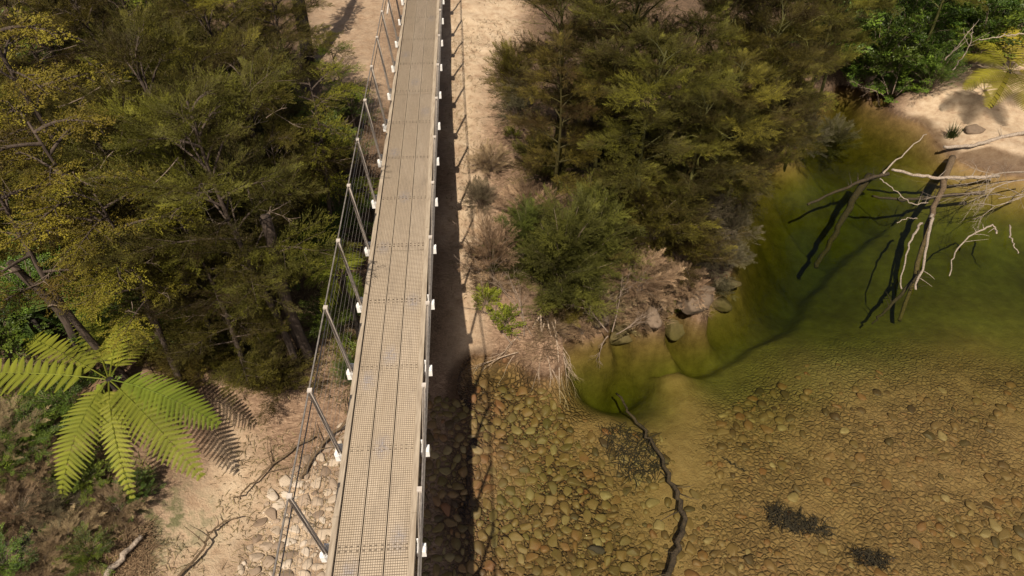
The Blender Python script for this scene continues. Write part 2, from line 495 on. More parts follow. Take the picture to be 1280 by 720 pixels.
def plain(name, c1, c2, rough=.6, metal=0.0, scale=20, stretch=(1, 1, 1), bs=.2):
    m = NT(name); f = m.noise(scale, 4, .6, m.mapping(m.coord('Object'), stretch))
    m.principled(m.ramp(f, [(.3, c1), (.7, c2)]), rough, metal, m.bump(f, bs, .006))
    return m.m
M['steel'] = plain('galvanised_steel', (.36, .31, .26), (.52, .46, .40), .6, .0)
M['rust'] = plain('weathered_steel', (.10, .07, .055), (.22, .17, .14), .7, .1)
M['white'] = plain('white_painted_steel', (.70, .68, .64), (.82, .80, .77), .5)
M['cable'] = plain('wire_cable', (.12, .105, .09), (.24, .21, .185), .6, .1)
M['wire'] = plain('mesh_wire', (.11, .085, .06), (.20, .155, .11), .6, .0)
M['beam'] = plain('deck_beam', (.06, .05, .04), (.13, .105, .08), .8)
M['kerb'] = plain('kerb_timber', (.22, .17, .12), (.40, .33, .245), .8, 0, 6, (6, .5, 6), .3)

def plank_mat():
    m = NT('deck_plank'); oc = m.coord('Object')
    g = m.noise(5, 5, .65, m.mapping(oc, (14, .35, 6)), .4)
    b = m.noise(.8, 3, .6, m.mapping(oc, (2, 1, 1)))
    oi = m.n('ShaderNodeObjectInfo').outputs['Random']
    c = m.ramp(g, [(.25, (.36, .29, .21)), (.55, (.48, .395, .30)), (.8, (.58, .495, .39))])
    c = m.mix(m.mrange(b, .35, .7, 0, .45), c, (.30, .235, .165))
    c = m.mix(m.mrange(oi, 0, 1, 0, .45), c, (.34, .26, .17))
    st = m.noise(2.3, 5, .7, m.mapping(oc, (2, .6, 1)))
    c = m.mix(m.mrange(st, .52, .72, 0, .5), c, (.20, .16, .125))
    # scuffed grey patches where the boards are worn
    d = m.attr('wear')
    sp = m.noise(18, 3, .7, oc)
    d = m.math('MULTIPLY', d, m.mrange(sp, .35, .6))
    c = m.mix(m.math('MULTIPLY', d, .75), c, (.24, .235, .27))
    m.principled(c, .8, bump=m.bump(g, .35, .01))
    return m.m
M['plank'] = plank_mat()

# ------------------------------------------------------------------ ground sheet
def axis(lo, hi, step, far):
    a = list(np.arange(lo, hi + 1e-6, step)); st = step
    lowp, hip = [], []
    x = lo; s_ = step
    while x > -far: s_ *= 1.35; x -= s_; lowp.append(x)
    x = hi; s_ = step
    while x < far: s_ *= 1.35; x += s_; hip.append(x)
    return np.array(lowp[::-1] + a + hip)
gx = axis(-15.5, 18.5, .085, 600); gy = axis(2.5, 30, .085, 600)
XX, YY = np.meshgrid(gx, gy)
PX, PY = XX.ravel(), YY.ravel()
PZ = height(PX, PY)
nx, ny = len(gx), len(gy)
mb = MB()
idx = np.arange(nx * ny).reshape(ny, nx)
Q = np.stack([idx[:-1, :-1], idx[:-1, 1:], idx[1:, 1:], idx[1:, :-1]], -1).reshape(-1, 4)
mb.add(np.stack([PX, PY, PZ], 1), Q)
ground = mb.build('ground', M['ground'], smooth=True)
tag(ground, 'uneven sandy forest ground running down to the river bed', kind='structure')
P2 = np.stack([PX, PY], 1)
wob = .9 * fbm(PX * .7, PY * .7, 31, 4)
def zone(pts, z, soft=.5):
    return sstep(-soft, soft, sdf_poly(P2, pxpoly(pts, z)) + wob)
sand = np.zeros(len(PX))
for pts, z in (([(560,-30),(660,-30),(640,60),(610,110),(600,200),(598,300),(596,380),(575,380),(560,250),(550,100)], 1.8),
               ([(405,-30),(500,-30),(490,40),(470,130),(420,105),(390,60)], 2.31),
               ([(262,600),(290,530),(312,540),(322,600),(310,660),(260,720),(180,730),(215,640)], .6),
               ([(320,640),(400,600),(420,650),(400,740),(300,740)], .4),
               ([(1132,150),(1165,120),(1190,95),(1300,105),(1300,215),(1180,185)], .3)):
    sand = np.maximum(sand, zone(pts, z) * (.45 if z == 2.31 else 1))  # clearing's sand thinned so the ground colour carries the trees' shade
scrub = np.zeros(len(PX))
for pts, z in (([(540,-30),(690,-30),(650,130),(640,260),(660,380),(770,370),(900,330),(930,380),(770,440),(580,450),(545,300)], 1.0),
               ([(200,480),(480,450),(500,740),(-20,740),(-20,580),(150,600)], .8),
               ([(380,-40),(520,-40),(480,150),(420,120)], 2.3),  # scrub mixed into the clearing to paint its streaky shade
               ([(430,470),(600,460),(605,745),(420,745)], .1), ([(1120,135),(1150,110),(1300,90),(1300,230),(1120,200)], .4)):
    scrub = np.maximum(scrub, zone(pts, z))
peb = np.zeros(len(PX))
for pts, z in (([(560,430),(700,455),(730,520),(790,640),(860,960),(560,960)], -.2),
               ([(880,500),(960,430),(1060,400),(1300,440),(1900,500),(1900,960),(860,960)], -.4),
               ([(430,540),(600,480),(600,740),(420,740)], .1)):
    peb = np.maximum(peb, zone(pts, z, .7) * (.55 if pts[0][0] == 880 else 1))
alg = sstep(-.40, -.95, PZ + .35 * fbm(PX * .8, PY * .8, 44, 3)) * .9
alg = np.maximum(alg, .75 * zone([(930,440),(1000,390),(1130,400),(1150,470),(1000,500)], -.5, .8))
silt = zone([(895,225),(1000,235),(1000,320),(945,390),(880,440),(760,462),(720,445),(760,415),(900,380)], -.5, .9)
silt2 = zone([(1010,110),(1140,110),(1130,170),(1080,200),(1000,190)], -.3, .9)
silt = np.maximum(silt, silt2) * .85
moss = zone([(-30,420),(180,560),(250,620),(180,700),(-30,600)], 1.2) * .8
bed = sstep(.05, -.03, PZ + .04 * fbm(PX * 3, PY * 3, 9, 2))
wet = sstep(.13, .05, PZ - .22 * (PX > .9) * (PY < 16) + .10 * fbm(PX * 2.5, PY * 2.5, 12, 3)) * sstep(-.06, .0, PZ)  # wet waterline, raised on the right bank to paint the undercut's shade
for nme, arr in (('wet', wet), ('silt', silt), ('sand', sand), ('scrub', scrub), ('pebble', peb), ('algae', alg), ('moss', moss), ('bed', bed)):
    at = ground.data.attributes.new(nme, 'FLOAT', 'POINT')
    at.data.foreach_set('value', arr.astype(np.float32))

# ------------------------------------------------------------------ river water (closed body)
mb = MB()
wp = [(-1.6, -60), (80, -60), (80, 40), (14, 40), (-1.6, 14)]
n = len(wp)
V = [(x, y, 0) for x, y in wp] + [(x, y, -8) for x, y in wp]
mb.add(V, [(i, i + n, (i + 1) % n + n, (i + 1) % n)[::-1] for i in range(n)])
me = bpy.data.meshes.new('water')
me.from_pydata([tuple(map(float, v)) for v in V], [], [tuple(range(n)), tuple(range(n, 2 * n))[::-1]] + [(i, (i + 1) % n, (i + 1) % n + n, i + n)[::-1] for i in range(n)])
me.materials.append(M['water'])
water = bpy.data.objects.new('water', me); COL.objects.link(water)
import bmesh
_b = bmesh.new(); _b.from_mesh(me); bmesh.ops.recalc_face_normals(_b, faces=_b.faces); _b.to_mesh(me); _b.free()
tag(water, 'clear green river water over a stony bed', kind='structure')

# ------------------------------------------------------------------ suspension bridge
BA = R(3.3); DZ = 3.6
BU = np.array([-math.sin(BA), math.cos(BA), 0]); BV = np.array([math.cos(BA), math.sin(BA), 0]); BZ = np.array([0, 0, 1.0])
def B(v, u, z): return BV * v + BU * u + BZ * (DZ + z)
VL, VR = -1.734, -.833
U0, SP, NT_ = 3.26, 1.218, 21
U_A, U_B = -3.0, 27.5
bridge = empty('suspension_bridge', B((VL + VR) / 2, 10, 0), 'narrow timber suspension footbridge with mesh covered planks and cable rails', 'bridge')
AX = [BV, BU, BZ]
KW = .062
pw = (VR - VL - 2 * KW - .046) / 3
us = [U0 + SP * k for k in range(-5, NT_)]
wear = [(.15,3.0),(2,3.35),(0,5.5),(1,4.5),(2,6.9),(1,5.9),(0,8.1),(1,9.4),(0,10.75),(2,12.2),(1,13.4),(0,14.7),(2,16.6),(1,18.6),(0,20.5),(2,22.6)]
def xcen(i): return VL + KW + .009 + pw / 2 + i * (pw + .014)
lens_ = [4.87, 4.87, 4.87]
for i in range(3):
    u = U0 - SP * 5 - .3
    ends = [U_A] + [U0 - .12 + 4.872 * k for k in range(0, 5)] + [U_B]
    for a, b in zip(ends[:-1], ends[1:]):
        m_ = MB()
        ny_ = max(2, int((b - a) / .06)); 
        g = np.linspace(a + .004, b - .004, ny_)
        xs = np.linspace(-pw / 2, pw / 2, 7)
        top = np.array([[B(xcen(i) + x, t, 0) for x in xs] for t in g])
        k = np.arange(ny_ * 7).reshape(ny_, 7)
        m_.add(top.reshape(-1, 3), np.stack([k[:-1, :-1], k[:-1, 1:], k[1:, 1:], k[1:, :-1]], -1).reshape(-1, 4))
        c = B(xcen(i), (a + b) / 2, -.0275)
        m_.box(c, (pw - .001, b - a - .009, .048), AX)
        o = m_.build('plank', M['plank'], bridge)
        nv = len(o.data.vertices); wv = np.zeros(nv)
        cc = np.empty(nv * 3, np.float32); o.data.vertices.foreach_get('co', cc)
        cc = cc.reshape(-1, 3) + np.array(bridge.location)
        for wi, wu in wear:
            q = B(xcen(wi), wu, 0)
            dd = np.hypot(((cc - q) @ BV) / .10, ((cc - q) @ BU) / .17)
            wv = np.maximum(wv, np.clip(1.25 - dd, 0, 1))
        at = o.data.attributes.new('wear', 'FLOAT', 'POINT'); at.data.foreach_set('value', wv.astype(np.float32))
# wire mesh stapled over each line of planks
for i in range(3):
    m_ = MB()
    nw = 10
    for j in range(nw):
        x = xcen(i) - pw / 2 + .012 + j * (pw - .024) / (nw - 1)
        m_.bar(B(x, U_A, .0035), B(x, U_B, .0035), .0034, .0036)
    u = U_A + .01
    while u < U_B:
        m_.bar(B(xcen(i) - pw / 2 + .006, u, .0075), B(xcen(i) + pw / 2 - .006, u, .0075), .0036, .0036)
        u += .0285
    for u in us:
        for dx in (-.095, -.03, .03, .095):
            for du in (-.025, .025):
                m_.box(B(xcen(i) + dx, u + du, .0125), (.022, .011, .005), AX)
    m_.build('grip_mesh', M['wire'], bridge)
for x in (xcen(0) - pw / 2 - .012, (xcen(0) + xcen(1)) / 2, (xcen(1) + xcen(2)) / 2, xcen(2) + pw / 2 + .012):
    m_ = MB(); m_.box(B(x, (U_A + U_B) / 2, -.0555), (.05, U_B - U_A - .02, .006), AX); m_.build('gap_light_stop', M['beam'], bridge)  # added strips under the gaps, blocking light slits in the deck's shadow
# kerb timbers
for s in (VL + KW / 2, VR - KW / 2):
    ends = [U_A] + [U0 + .35 + 4.872 * k for k in range(0, 5)] + [U_B]
    for a, b in zip(ends[:-1], ends[1:]):
        m_ = MB(); m_.box(B(s, (a + b) / 2, .008), (KW, b - a - .006, .10), AX)
        m_.build('kerb', M['kerb'], bridge)
# cross beams, staple rows, brackets, posts
for u in us:
    m_ = MB(); m_.box(B((VL + VR) / 2, u, -.105), (VR - VL + .10, .09, .10), AX); m_.build('cross_beam', M['beam'], bridge)
    for sg, ve in ((-1, VL), (1, VR)):
        m_ = MB()
        m_.box(B(ve + sg * .055, u, -.10), (.10, .10, .11), AX)
        m_.box(B(ve + sg * .035, u + .055, -.02), (.05, .012, .14), AX)
        m_.box(B(ve + sg * .09, u - .02, -.035), (.035, .05, .02), AX)
        for du in (-.025, .025):
            m_.box(B(ve + sg * .06, u + du, -.0375), (.02, .02, .012), AX)
        br = m_.build('bracket', M['white'], bridge)
        b0 = B(ve + sg * .042, u, -.06); lean = .11
        b1 = B(ve + sg * (.042 + lean), u, 1.17)
        m_ = MB()
        y = unit(b1 - b0)
        ax = unit(np.cross(y, BU))
        m_.bar(b0, b1, .034, .007, up=BU)               # web
        m_.bar(b0 + BU * -.012 + ax * .016, b1 + BU * -.012 + ax * .016, .006, .03, up=BU)
        m_.bar(b0 + BU * -.012 - ax * .016, b1 + BU * -.012 - ax * .016, .006, .03, up=BU)
        po = m_.build('post', M['steel'], bridge)
        m_ = MB(); m_.box(b1 + BZ * .008, (.05, .05, .02), AX); m_.build('post_cap', M['steel'], po, origin=tuple(bridge.location))
for sg, ve in ((-1, VL), (1, VR)):
    lean = .11
    def rail(h, off=0.0):
        f = (h + .06) / 1.23
        return ve + sg * (.042 + lean * f + off)
    for h, rr, nm in ((1.15, .010, 'handrail_cable'), (1.02, .007, 'handrail_cable')):
        m_ = MB(); pts = [B(rail(h, .02), u, h) for u in np.linspace(U_A, U_B, 40)]
        m_.tube(pts, rr, 6); m_.build(nm, M['cable'], bridge, True)
    for k in range(7):
        h = .12 + k * .135
        m_ = MB(); m_.tube([B(rail(h, .024), u, h) for u in np.linspace(U_A, U_B, 24)], .0019, 4)
        m_.build('infill_wire', M['cable'], bridge, True)
    m_ = MB(); m_.tube([B(ve + sg * .02, u, -.18) for u in np.linspace(U_A, U_B, 24)], .014, 6)
    m_.build('deck_cable', M['cable'], bridge, True)
# raking steel stay at the far left end
m_ = MB(); m_.tube([B(VL - .17, 15.2, .72), B(VL - .05, 27.0, 2.2)], .022, 8); m_.build('stay_rod', M['steel'], bridge, True)

# ------------------------------------------------------------------ foliage templates (triangles)
def tmpl_feather(rng, shoots=15, needles=8):
    T = []
    for k in range(shoots):
        t = .08 + .92 * k / (shoots - 1)
        sgn = 1 if k % 2 else -1
        ang = sgn * (R(48) * (1 - .75 * t)) if k < shoots - 1 else 0
        L = (.40 * (1 - .55 * t) + .04) * rng.uniform(.7, 1.2)
        b = np.array([t * .92, 0, .03 * math.sin(t * 3)])
        d = np.array([math.cos(ang), math.sin(ang), rng.uniform(-.18, .30)]); d = unit(d)
        for j in range(needles):
            q = b + d * L * (.12 + .88 * j / needles)
            sg = 1 if j % 2 else -1
            e = unit(d + np.array([-d[1], d[0], 0]) * sg * rng.uniform(.3, .9) + np.array([0, 0, rng.uniform(-.35, .5)]))
            ln = rng.uniform(.08, .125)
            wv = unit(np.cross(e, [rng.uniform(-.5, .5), rng.uniform(-.5, .5), 1])) * rng.uniform(.008, .0135)
            T.append([q - wv, q + wv, q + e * ln])
    return np.array(T)

def tmpl_fuzzy(rng, shoots=15, needles=15):
    T = []
    for k in range(shoots):
        t = .05 + .95 * k / (shoots - 1)
        sgn = 1 if k % 2 else -1
        ang = sgn * R(58) * (1 - .8 * t) * rng.uniform(.6, 1.2)
        L = (.52 * (1 - .6 * t) + .06) * rng.uniform(.6, 1.25)
        b = np.array([t * .92, rng.gauss(0, .02), .05 * math.sin(t * 3)])
        d = unit([math.cos(ang), math.sin(ang), rng.uniform(-.35, .45)])
        for j in range(needles):
            q = b + d * L * (.06 + .94 * j / needles) + np.array([0, 0, .05 * (j / needles) ** 2])
            e = unit(d * rng.uniform(.5, 1.1) + np.array([rng.gauss(0, .45), rng.gauss(0, .45), rng.gauss(0, .45)]))
            ln = rng.uniform(.055, .105)
            wv = unit(np.cross(e, [rng.uniform(-1, 1), rng.uniform(-1, 1), 1])) * rng.uniform(.006, .0115)
            T.append([q - wv, q + wv, q + e * ln])
    return np.array(T)

def tmpl_leafy(rng, nleaf=26, ln=.13, wd=.045):
    T = []
    for k in range(nleaf):
        t = .1 + .9 * k / nleaf
        sg = 1 if k % 2 else -1
        q = np.array([t * .9, sg * rng.uniform(0, .22) * (1.15 - t), rng.uniform(-.05, .05)])
        e = unit([rng.uniform(.2, .9), sg * rng.uniform(.2, .9), rng.uniform(-.35, .3)])
        sd = unit(np.cross(e, [rng.uniform(-.4, .4), rng.uniform(-.4, .4), 1])) * wd * rng.uniform(.7, 1.2)
        L = ln * rng.uniform(.7, 1.25)
        m = q + e * L * .45 + np.array([0, 0, -.012])
        T.append([q, m - sd, q + e * L]); T.append([q, q + e * L, m + sd])
    return np.array(T)

def _mk(fn, n, **k):
    r_ = random.Random(3); return [fn(r_, **k) for _ in range(n)]
TF = _mk(tmpl_feather, 5)
TFD = _mk(tmpl_fuzzy, 5) + _mk(tmpl_feather, 3, shoots=15, needles=9)
TL = _mk(tmpl_leafy, 5, nleaf=34, ln=.085, wd=.034)
TB = _mk(tmpl_leafy, 5, nleaf=22, ln=.17, wd=.06)

class Crown:
    def __init__(s): s.p = []; s.d = []; s.u = []; s.s = []; s.t = []
    def spray(s, p, d, up, sc, tint):
        s.p.append(p); s.d.append(d); s.u.append(up); s.s.append(sc); s.t.append(tint)
    def mb(s, templ, rng):
        m_ = MB(); N = len(s.p)
        P = np.array(s.p); D = np.array(s.d); U = np.array(s.u); S = np.array(s.s); T = np.array(s.t)
        D /= np.linalg.norm(D, axis=1)[:, None]
        Y = np.cross(U, D); Y /= np.maximum(np.linalg.norm(Y, axis=1)[:, None], 1e-6)
        Z = np.cross(D, Y)
        Rm = np.stack([D, Y, Z], 1)
        pick = np.array([rng.randrange(len(templ)) for _ in range(N)])
        for k, tp in enumerate(templ):
            i = np.where(pick == k)[0]
            if not len(i): continue
            flat = tp.reshape(-1, 3)
            V = np.einsum('vc,ncx->nvx', flat, Rm[i]) * S[i][:, None, None] + P[i][:, None, :]
            tn = np.repeat(np.random.RandomState(k).uniform(-.24, .24, len(flat) // 3), 3)
            tint = T[i][:, None] + .16 * (flat[:, 0] - .5)[None, :] + tn[None, :]
            nvt = V.shape[0] * V.shape[1]
            m_.add(V.reshape(-1, 3), T=np.arange(nvt).reshape(-1, 3), tint=np.clip(tint.ravel(), 0, 1))
        return m_

def bez(a, b, c, n):
    t = np.linspace(0, 1, n)[:, None]
    return (1 - t) ** 2 * a + 2 * t * (1 - t) * b + t ** 2 * c

def rvec(rng, s=1.0): return np.array([rng.gauss(0, s), rng.gauss(0, s), rng.gauss(0, s)])

def make_kanuka(seed, H=6.5, Rr=1.7, limbs=24, base=.40, sc=(.34, .56), rise=.55, layered=False, subs=7, step=.10, tr=.085, lean=.25):
    rng = random.Random(seed)
    tm = MB(); cr = Crown()
    lx, ly = rng.uniform(-lean, lean), rng.uniform(-lean, lean)
    def trunk(t):
        return np.array([lx * t * t + .12 * math.sin(t * 5 + seed), ly * t * t + .12 * math.sin(t * 4 + 2 * seed), H * .96 * t])
    ts = np.linspace(-.02, 1, 14)
    tm.tube([trunk(t) for t in ts], [tr * (1.15 - t) + .006 for t in ts], 7)
    for k in range(limbs):
        f = (k + .5) / limbs
        t = base + (1 - base) * .97 * f
        az = k * 2.39996 + rng.uniform(-.4, .4)
        prof = math.sin(math.pi * min(1, .28 + .72 * f)) ** .7 if not layered else (1 - .45 * f)
        L = Rr * (.35 + .75 * prof) * rng.uniform(.55, 1.3)
        out = np.array([math.cos(az), math.sin(az), 0])
        up = rise * rng.uniform(.6, 1.3) * (0.55 + .9 * f)
        a = trunk(t)
        b = a + out * L * .5 + np.array([0, 0, up * L * .65])
        c = a + out * L + np.array([0, 0, up * L * (.62 if not layered else .3)]) + rvec(rng, .08)
        pts = bez(a, b, c, 7)
        tm.tube(pts, np.linspace(tr * .32, .006, 7), 4, cap=False)
        tintL = rng.gauss(.42, .2)
        br = [(pts, .38)]
        for j in range(subs):
            s0 = .25 + .7 * (j + .5) / subs
            p0 = pts[int(s0 * 6)] * (1 - (s0 * 6) % 1) + pts[min(6, int(s0 * 6) + 1)] * ((s0 * 6) % 1)
            dirl = unit(pts[min(6, int(s0 * 6) + 1)] - pts[int(s0 * 6)])
            side = np.array([-out[1], out[0], 0]) * (1 if j % 2 else -1)
            sd = unit(dirl * .8 + side * rng.uniform(.5, 1.0) + np.array([0, 0, rng.uniform(-.15, .35) if not layered else rng.uniform(-.08, .1)]))
            sl_ = L * .42 * (1.15 - .6 * s0) * rng.uniform(.7, 1.3)
            sp = bez(p0, p0 + sd * sl_ * .5, p0 + sd * sl_ + np.array([0, 0, -.06 * sl_]), 4)
            tm.tube(sp, np.linspace(.011, .004, 4), 3, cap=False)
            br.append((sp, 0.0))
        for pl, s_start in br:
            seg = np.linalg.norm(np.diff(pl, axis=0), axis=1).sum()
            nsp = max(2, int(seg * (1 - s_start) / step))
            for q in range(nsp + 1):
                s1 = s_start + (1 - s_start) * q / nsp
                x = s1 * (len(pl) - 1); i0 = min(len(pl) - 2, int(x)); fr = x - i0
                p = pl[i0] * (1 - fr) + pl[i0 + 1] * fr
                d0 = unit(pl[i0 + 1] - pl[i0])
                sdv = unit(np.cross(d0, [0, 0, 1])) * (1 if q % 2 else -1)
                d = d0 + sdv * (rng.uniform(.3, 1.0) if q < nsp else .1) + rvec(rng, .16) + np.array([0, 0, .12])
                upv = np.array([0, 0, 1.0]) + rvec(rng, .22 if layered else .6)
                cr.spray(p, unit(d), upv, rng.uniform(*sc) * (1.1 - .3 * s1), np.clip(rng.gauss(tintL, .14), 0, 1))
    return tm, cr, rng

def tree_proto(seed, leaf, templ, bark='bark', **k):
    tm, cr, rng = make_kanuka(seed, **k)
    dm = tm; H = k.get('H', 6.5); Rr = k.get('Rr', 1.7)
    for q in range(6 if k.get('layered') else 11):
        a = rng.uniform(0, 6.28); z = H * rng.uniform(.45, .92); rr = Rr * rng.uniform(.5, 1.05)
        p = np.array([math.cos(a) * rr * .5, math.sin(a) * rr * .5, z]); L = rng.uniform(.35, .9)
        d = unit(np.array([math.cos(a), math.sin(a), rng.uniform(-.2, .5)]) + rvec(rng, .3))
        pts = bez(p, p + d * L * .5 + rvec(rng, .07), p + d * L, 6)
        dm.tube(pts, np.linspace(.010, .003, 6), 4, tint=1.0, cap=False)
        for e in range(4):
            i = rng.randrange(2, 6); d2 = unit(d + rvec(rng, .6))
            dm.tube(bez(pts[i], pts[i] + d2 * .1, pts[i] + d2 * rng.uniform(.15, .35) + rvec(rng, .04), 4), np.linspace(.007, .003, 4), 3, tint=1.0, cap=False)
    return tm.mesh('trunk', M[bark], smooth=True), cr.mb(templ, rng).mesh('crown', M[leaf])

def make_shrub(seed, H=1.5, Rr=1.0, stems=26, sc=(.28, .45), spread=0.0, step=.16, stemr=.014, tmean=.5):
    rng = random.Random(seed); tm = MB(); cr = Crown()
    for k in range(stems):
        az = k * 2.39996 + rng.uniform(-.5, .5)
        rr = Rr * math.sqrt((k + .6) / stems) * rng.uniform(.8 - spread, 1.15 + spread)
        hh = H * math.sqrt(max(.12, 1 - (rr / Rr / 1.15) ** 2)) * rng.uniform(.75 - spread, 1.1 + spread)
        out = np.array([math.cos(az), math.sin(az), 0])
        a = out * .06 * rng.random(); c = out * rr + np.array([0, 0, hh]); b = out * rr * .3 + np.array([0, 0, hh * .75])
        pts = bez(a, b, c, 6)
        tm.tube(pts, np.linspace(stemr, .003, 6), 4, cap=False)
        tl = rng.gauss(tmean, .15)
        seg = np.linalg.norm(np.diff(pts, axis=0), axis=1).sum()
        nsp = max(3, int(seg / step * .8))
        for q in range(nsp):
            s1 = .25 + .75 * (q + 1) / nsp
            x = min(s1, .999) * 5; i0 = int(x); fr = x - i0
            p = pts[i0] * (1 - fr) + pts[i0 + 1] * fr
            for e in range(2):
                a2 = rng.uniform(0, 6.283)
                d = unit(pts[i0 + 1] - pts[i0]) * .7 + out * .4 + np.array([math.cos(a2), math.sin(a2), 0]) * .7 + rvec(rng, .15)
                cr.spray(p, unit(d), np.array([0, 0, 1.]) + rvec(rng, .4), rng.uniform(*sc), np.clip(rng.gauss(tl, .15), 0, 1))
    return tm, cr, rng

def shrub_proto(seed, leaf, templ, bark='twig', **k):
    tm, cr, rng = make_shrub(seed, **k)
    return tm.mesh('stem', M[bark], smooth=True), cr.mb(templ, rng).mesh('foliage', M[leaf])

KP = [tree_proto(11, 'kanuka', TFD), tree_proto(23, 'kanuka', TFD, H=7.0, Rr=1.9, limbs=26, rise=.7),
      tree_proto(37, 'kanuka', TFD, H=5.8, Rr=1.6, limbs=24, base=.25, rise=.45), tree_proto(41, 'kanuka', TFD, H=6.2, Rr=1.5, limbs=22, rise=.9, base=.3)]
YP = [tree_proto(51, 'yellow', TL, H=5.2, Rr=1.6, limbs=17, layered=True, rise=.18, base=.52, sc=(.32, .5), step=.10),
      tree_proto(53, 'yellow', TL, H=4.6, Rr=1.35, limbs=15, layered=True, rise=.22, base=.5, sc=(.3, .48), step=.10)]
LP = tree_proto(57, 'lime', TL, H=3.6, Rr=1.1, limbs=13, layered=True, rise=.25, base=.3, sc=(.3, .46), step=.14, tr=.05)
HP = [H_ for H_ in (6.5, 7.0, 5.8, 6.2)]

def place(kindname, meshes, partnames, base, rz, sx, sz, label, cat, group=None, tilt=(0, 0)):
    o = empty(kindname, base, label, cat, group)
    o.rotation_euler = (tilt[0], tilt[1], rz); o.scale = (sx, sx, sz)
    for nm, me_ in zip(partnames, meshes):
        c = bpy.data.objects.new(nm, me_); COL.objects.link(c); c.parent = o
    return o

def crown_at(px, py, zc):
    """stand a tree so that its crown centre (height zc) is seen at the photo pixel"""
    p = W(px, py, zc); return np.array([p[0], p[1], gz(p[0], p[1]) - .05])

def K(px, py, zc, sx, proto, rz, label, group=None, frac=.68, name='kanuka_tree', tilt=(0, 0)):
    b = crown_at(px, py, zc)
    sz = (zc - b[2]) / (frac * HP[proto]); sx *= .64
    o = place(name, KP[proto], ('trunk', 'crown'), b, rz, sx, sz, label, 'tree', group, tilt)
    if group == RG:
        sl_ = o.children[1].material_slots[0]; sl_.link = 'OBJECT'; sl_.material = M['manuka']
    return o

LG = 'trees in the bush left of the bridge'
RG = 'trees on the bank right of the bridge'
K(255, 55, 5.2, 1.05, 1, .3, 'tall olive brown feathery tree near the top left, just left of the pale sandy clearing', LG)
K(130, 75, 5.0, 1.0, 0, 1.7, 'brownish feathery tree in the upper left beside the yellow flat layered tree', LG)
K(318, 160, 4.6, .95, 2, 2.5, 'feathery tree leaning its tips towards the bridge rail below the sandy clearing', LG)
K(205, 190, 5.0, 1.05, 3, .9, 'dense olive feathery tree in the middle of the bush left of the bridge', LG)
K(290, 250, 4.9, 1.0, 1, 4.0, 'feathery tree with a bare thick trunk standing beside the dark gap left of the bridge', LG)
K(262, 345, 3.6, .85, 2, 5.1, 'low drooping feathery tree directly behind the large bright tree fern', LG)
K(65, 215, 4.2, .8, 3, 3.3, 'shaded feathery tree at the left edge under the yellow layered tree', LG)
K(345, 30, 4.6, .85, 0, 5.6, 'feathery tree at the top edge next to the dark bare trunk', LG)
K(20, 20, 5.2, 1.0, 2, 2.2, 'feathery tree in the top left corner of the bush', LG)
K(150, -10, 5.0, 1.0, 1, 5.2, 'feathery tree at the top edge behind the brownish left tree', LG)

for px, py, zc, sx, pr, rz, lb in (
        (60, 55, 4.6, 1.0, 3, 2.0, 'feathery tree between the two lime tinged tops in the upper left'),
        (195, 115, 4.4, 1.0, 0, .5, 'brown tinged feathery tree with pale dead limbs in the upper left bush'),
        (110, 160, 4.0, .9, 2, 1.1, 'feathery tree just right of the yellow flat layered tree'),
        (10, 175, 4.2, .9, 0, 2.6, 'feathery tree cut by the left edge below the yellow layered tree'),
        (215, 15, 4.8, 1.0, 3, 3.2, 'feathery tree at the top edge beside the pale fern crown'),
        (295, 5, 4.6, 1.0, 2, 4.1, 'feathery tree at the top edge left of the dark bare trunk'),
        (265, 115, 4.3, 1.0, 3, 5.5, 'feathery tree filling the middle of the upper left bush'),
        (160, 255, 4.2, .95, 0, .1, 'feathery tree above the orange tinged layered tree'),
        (215, 300, 3.9, .95, 2, 3.9, 'feathery tree between the orange layered tree and the thick bare trunk'),
        (85, -25, 4.8, 1.0, 0, 4.7, 'feathery tree behind the lime tree top at the top left'),
        (345, 230, 3.5, .75, 3, 1.4, 'feathery tree with long tips reaching toward the handrail'),
        (30, 250, 3.4, .8, 1, 1.9, 'shaded feathery tree at the left edge between two leaning trunks')):
    K(px, py, zc, sx, pr, rz, lb, LG)
for px, py, zc, sx, pr, rz, lb in (
        (760, 110, 4.0, .95, 3, .7, 'feathery tree near the top of the right bank behind the middle tree'),
        (860, 100, 4.2, .95, 2, 1.9, 'feathery tree in the upper middle of the right bank'),
        (955, 105, 3.8, .95, 0, 2.7, 'feathery tree above the head of the pool on the right bank'),
        (950, 10, 4.6, 1.0, 2, 3.8, 'feathery tree at the top edge right of the grey tinged tree'),
        (1045, 15, 4.0, .9, 3, 4.9, 'feathery tree at the top edge beside the glossy bushes'),
        (760, 5, 4.6, 1.0, 3, 5.9, 'feathery tree at the top edge above the right bank'),
        (870, 190, 3.2, .8, 3, 2.4, 'feathery tree on the right bank with pinkish dry twigs in front'),
        (925, 175, 3.0, .75, 2, .2, 'feathery tree at the pool edge of the right bank'),
        (960, 150, 3.0, .8, 3, 4.4, 'feathery tree hanging over the head of the pool')):
    K(px, py, zc, sx, pr, rz, lb, RG)

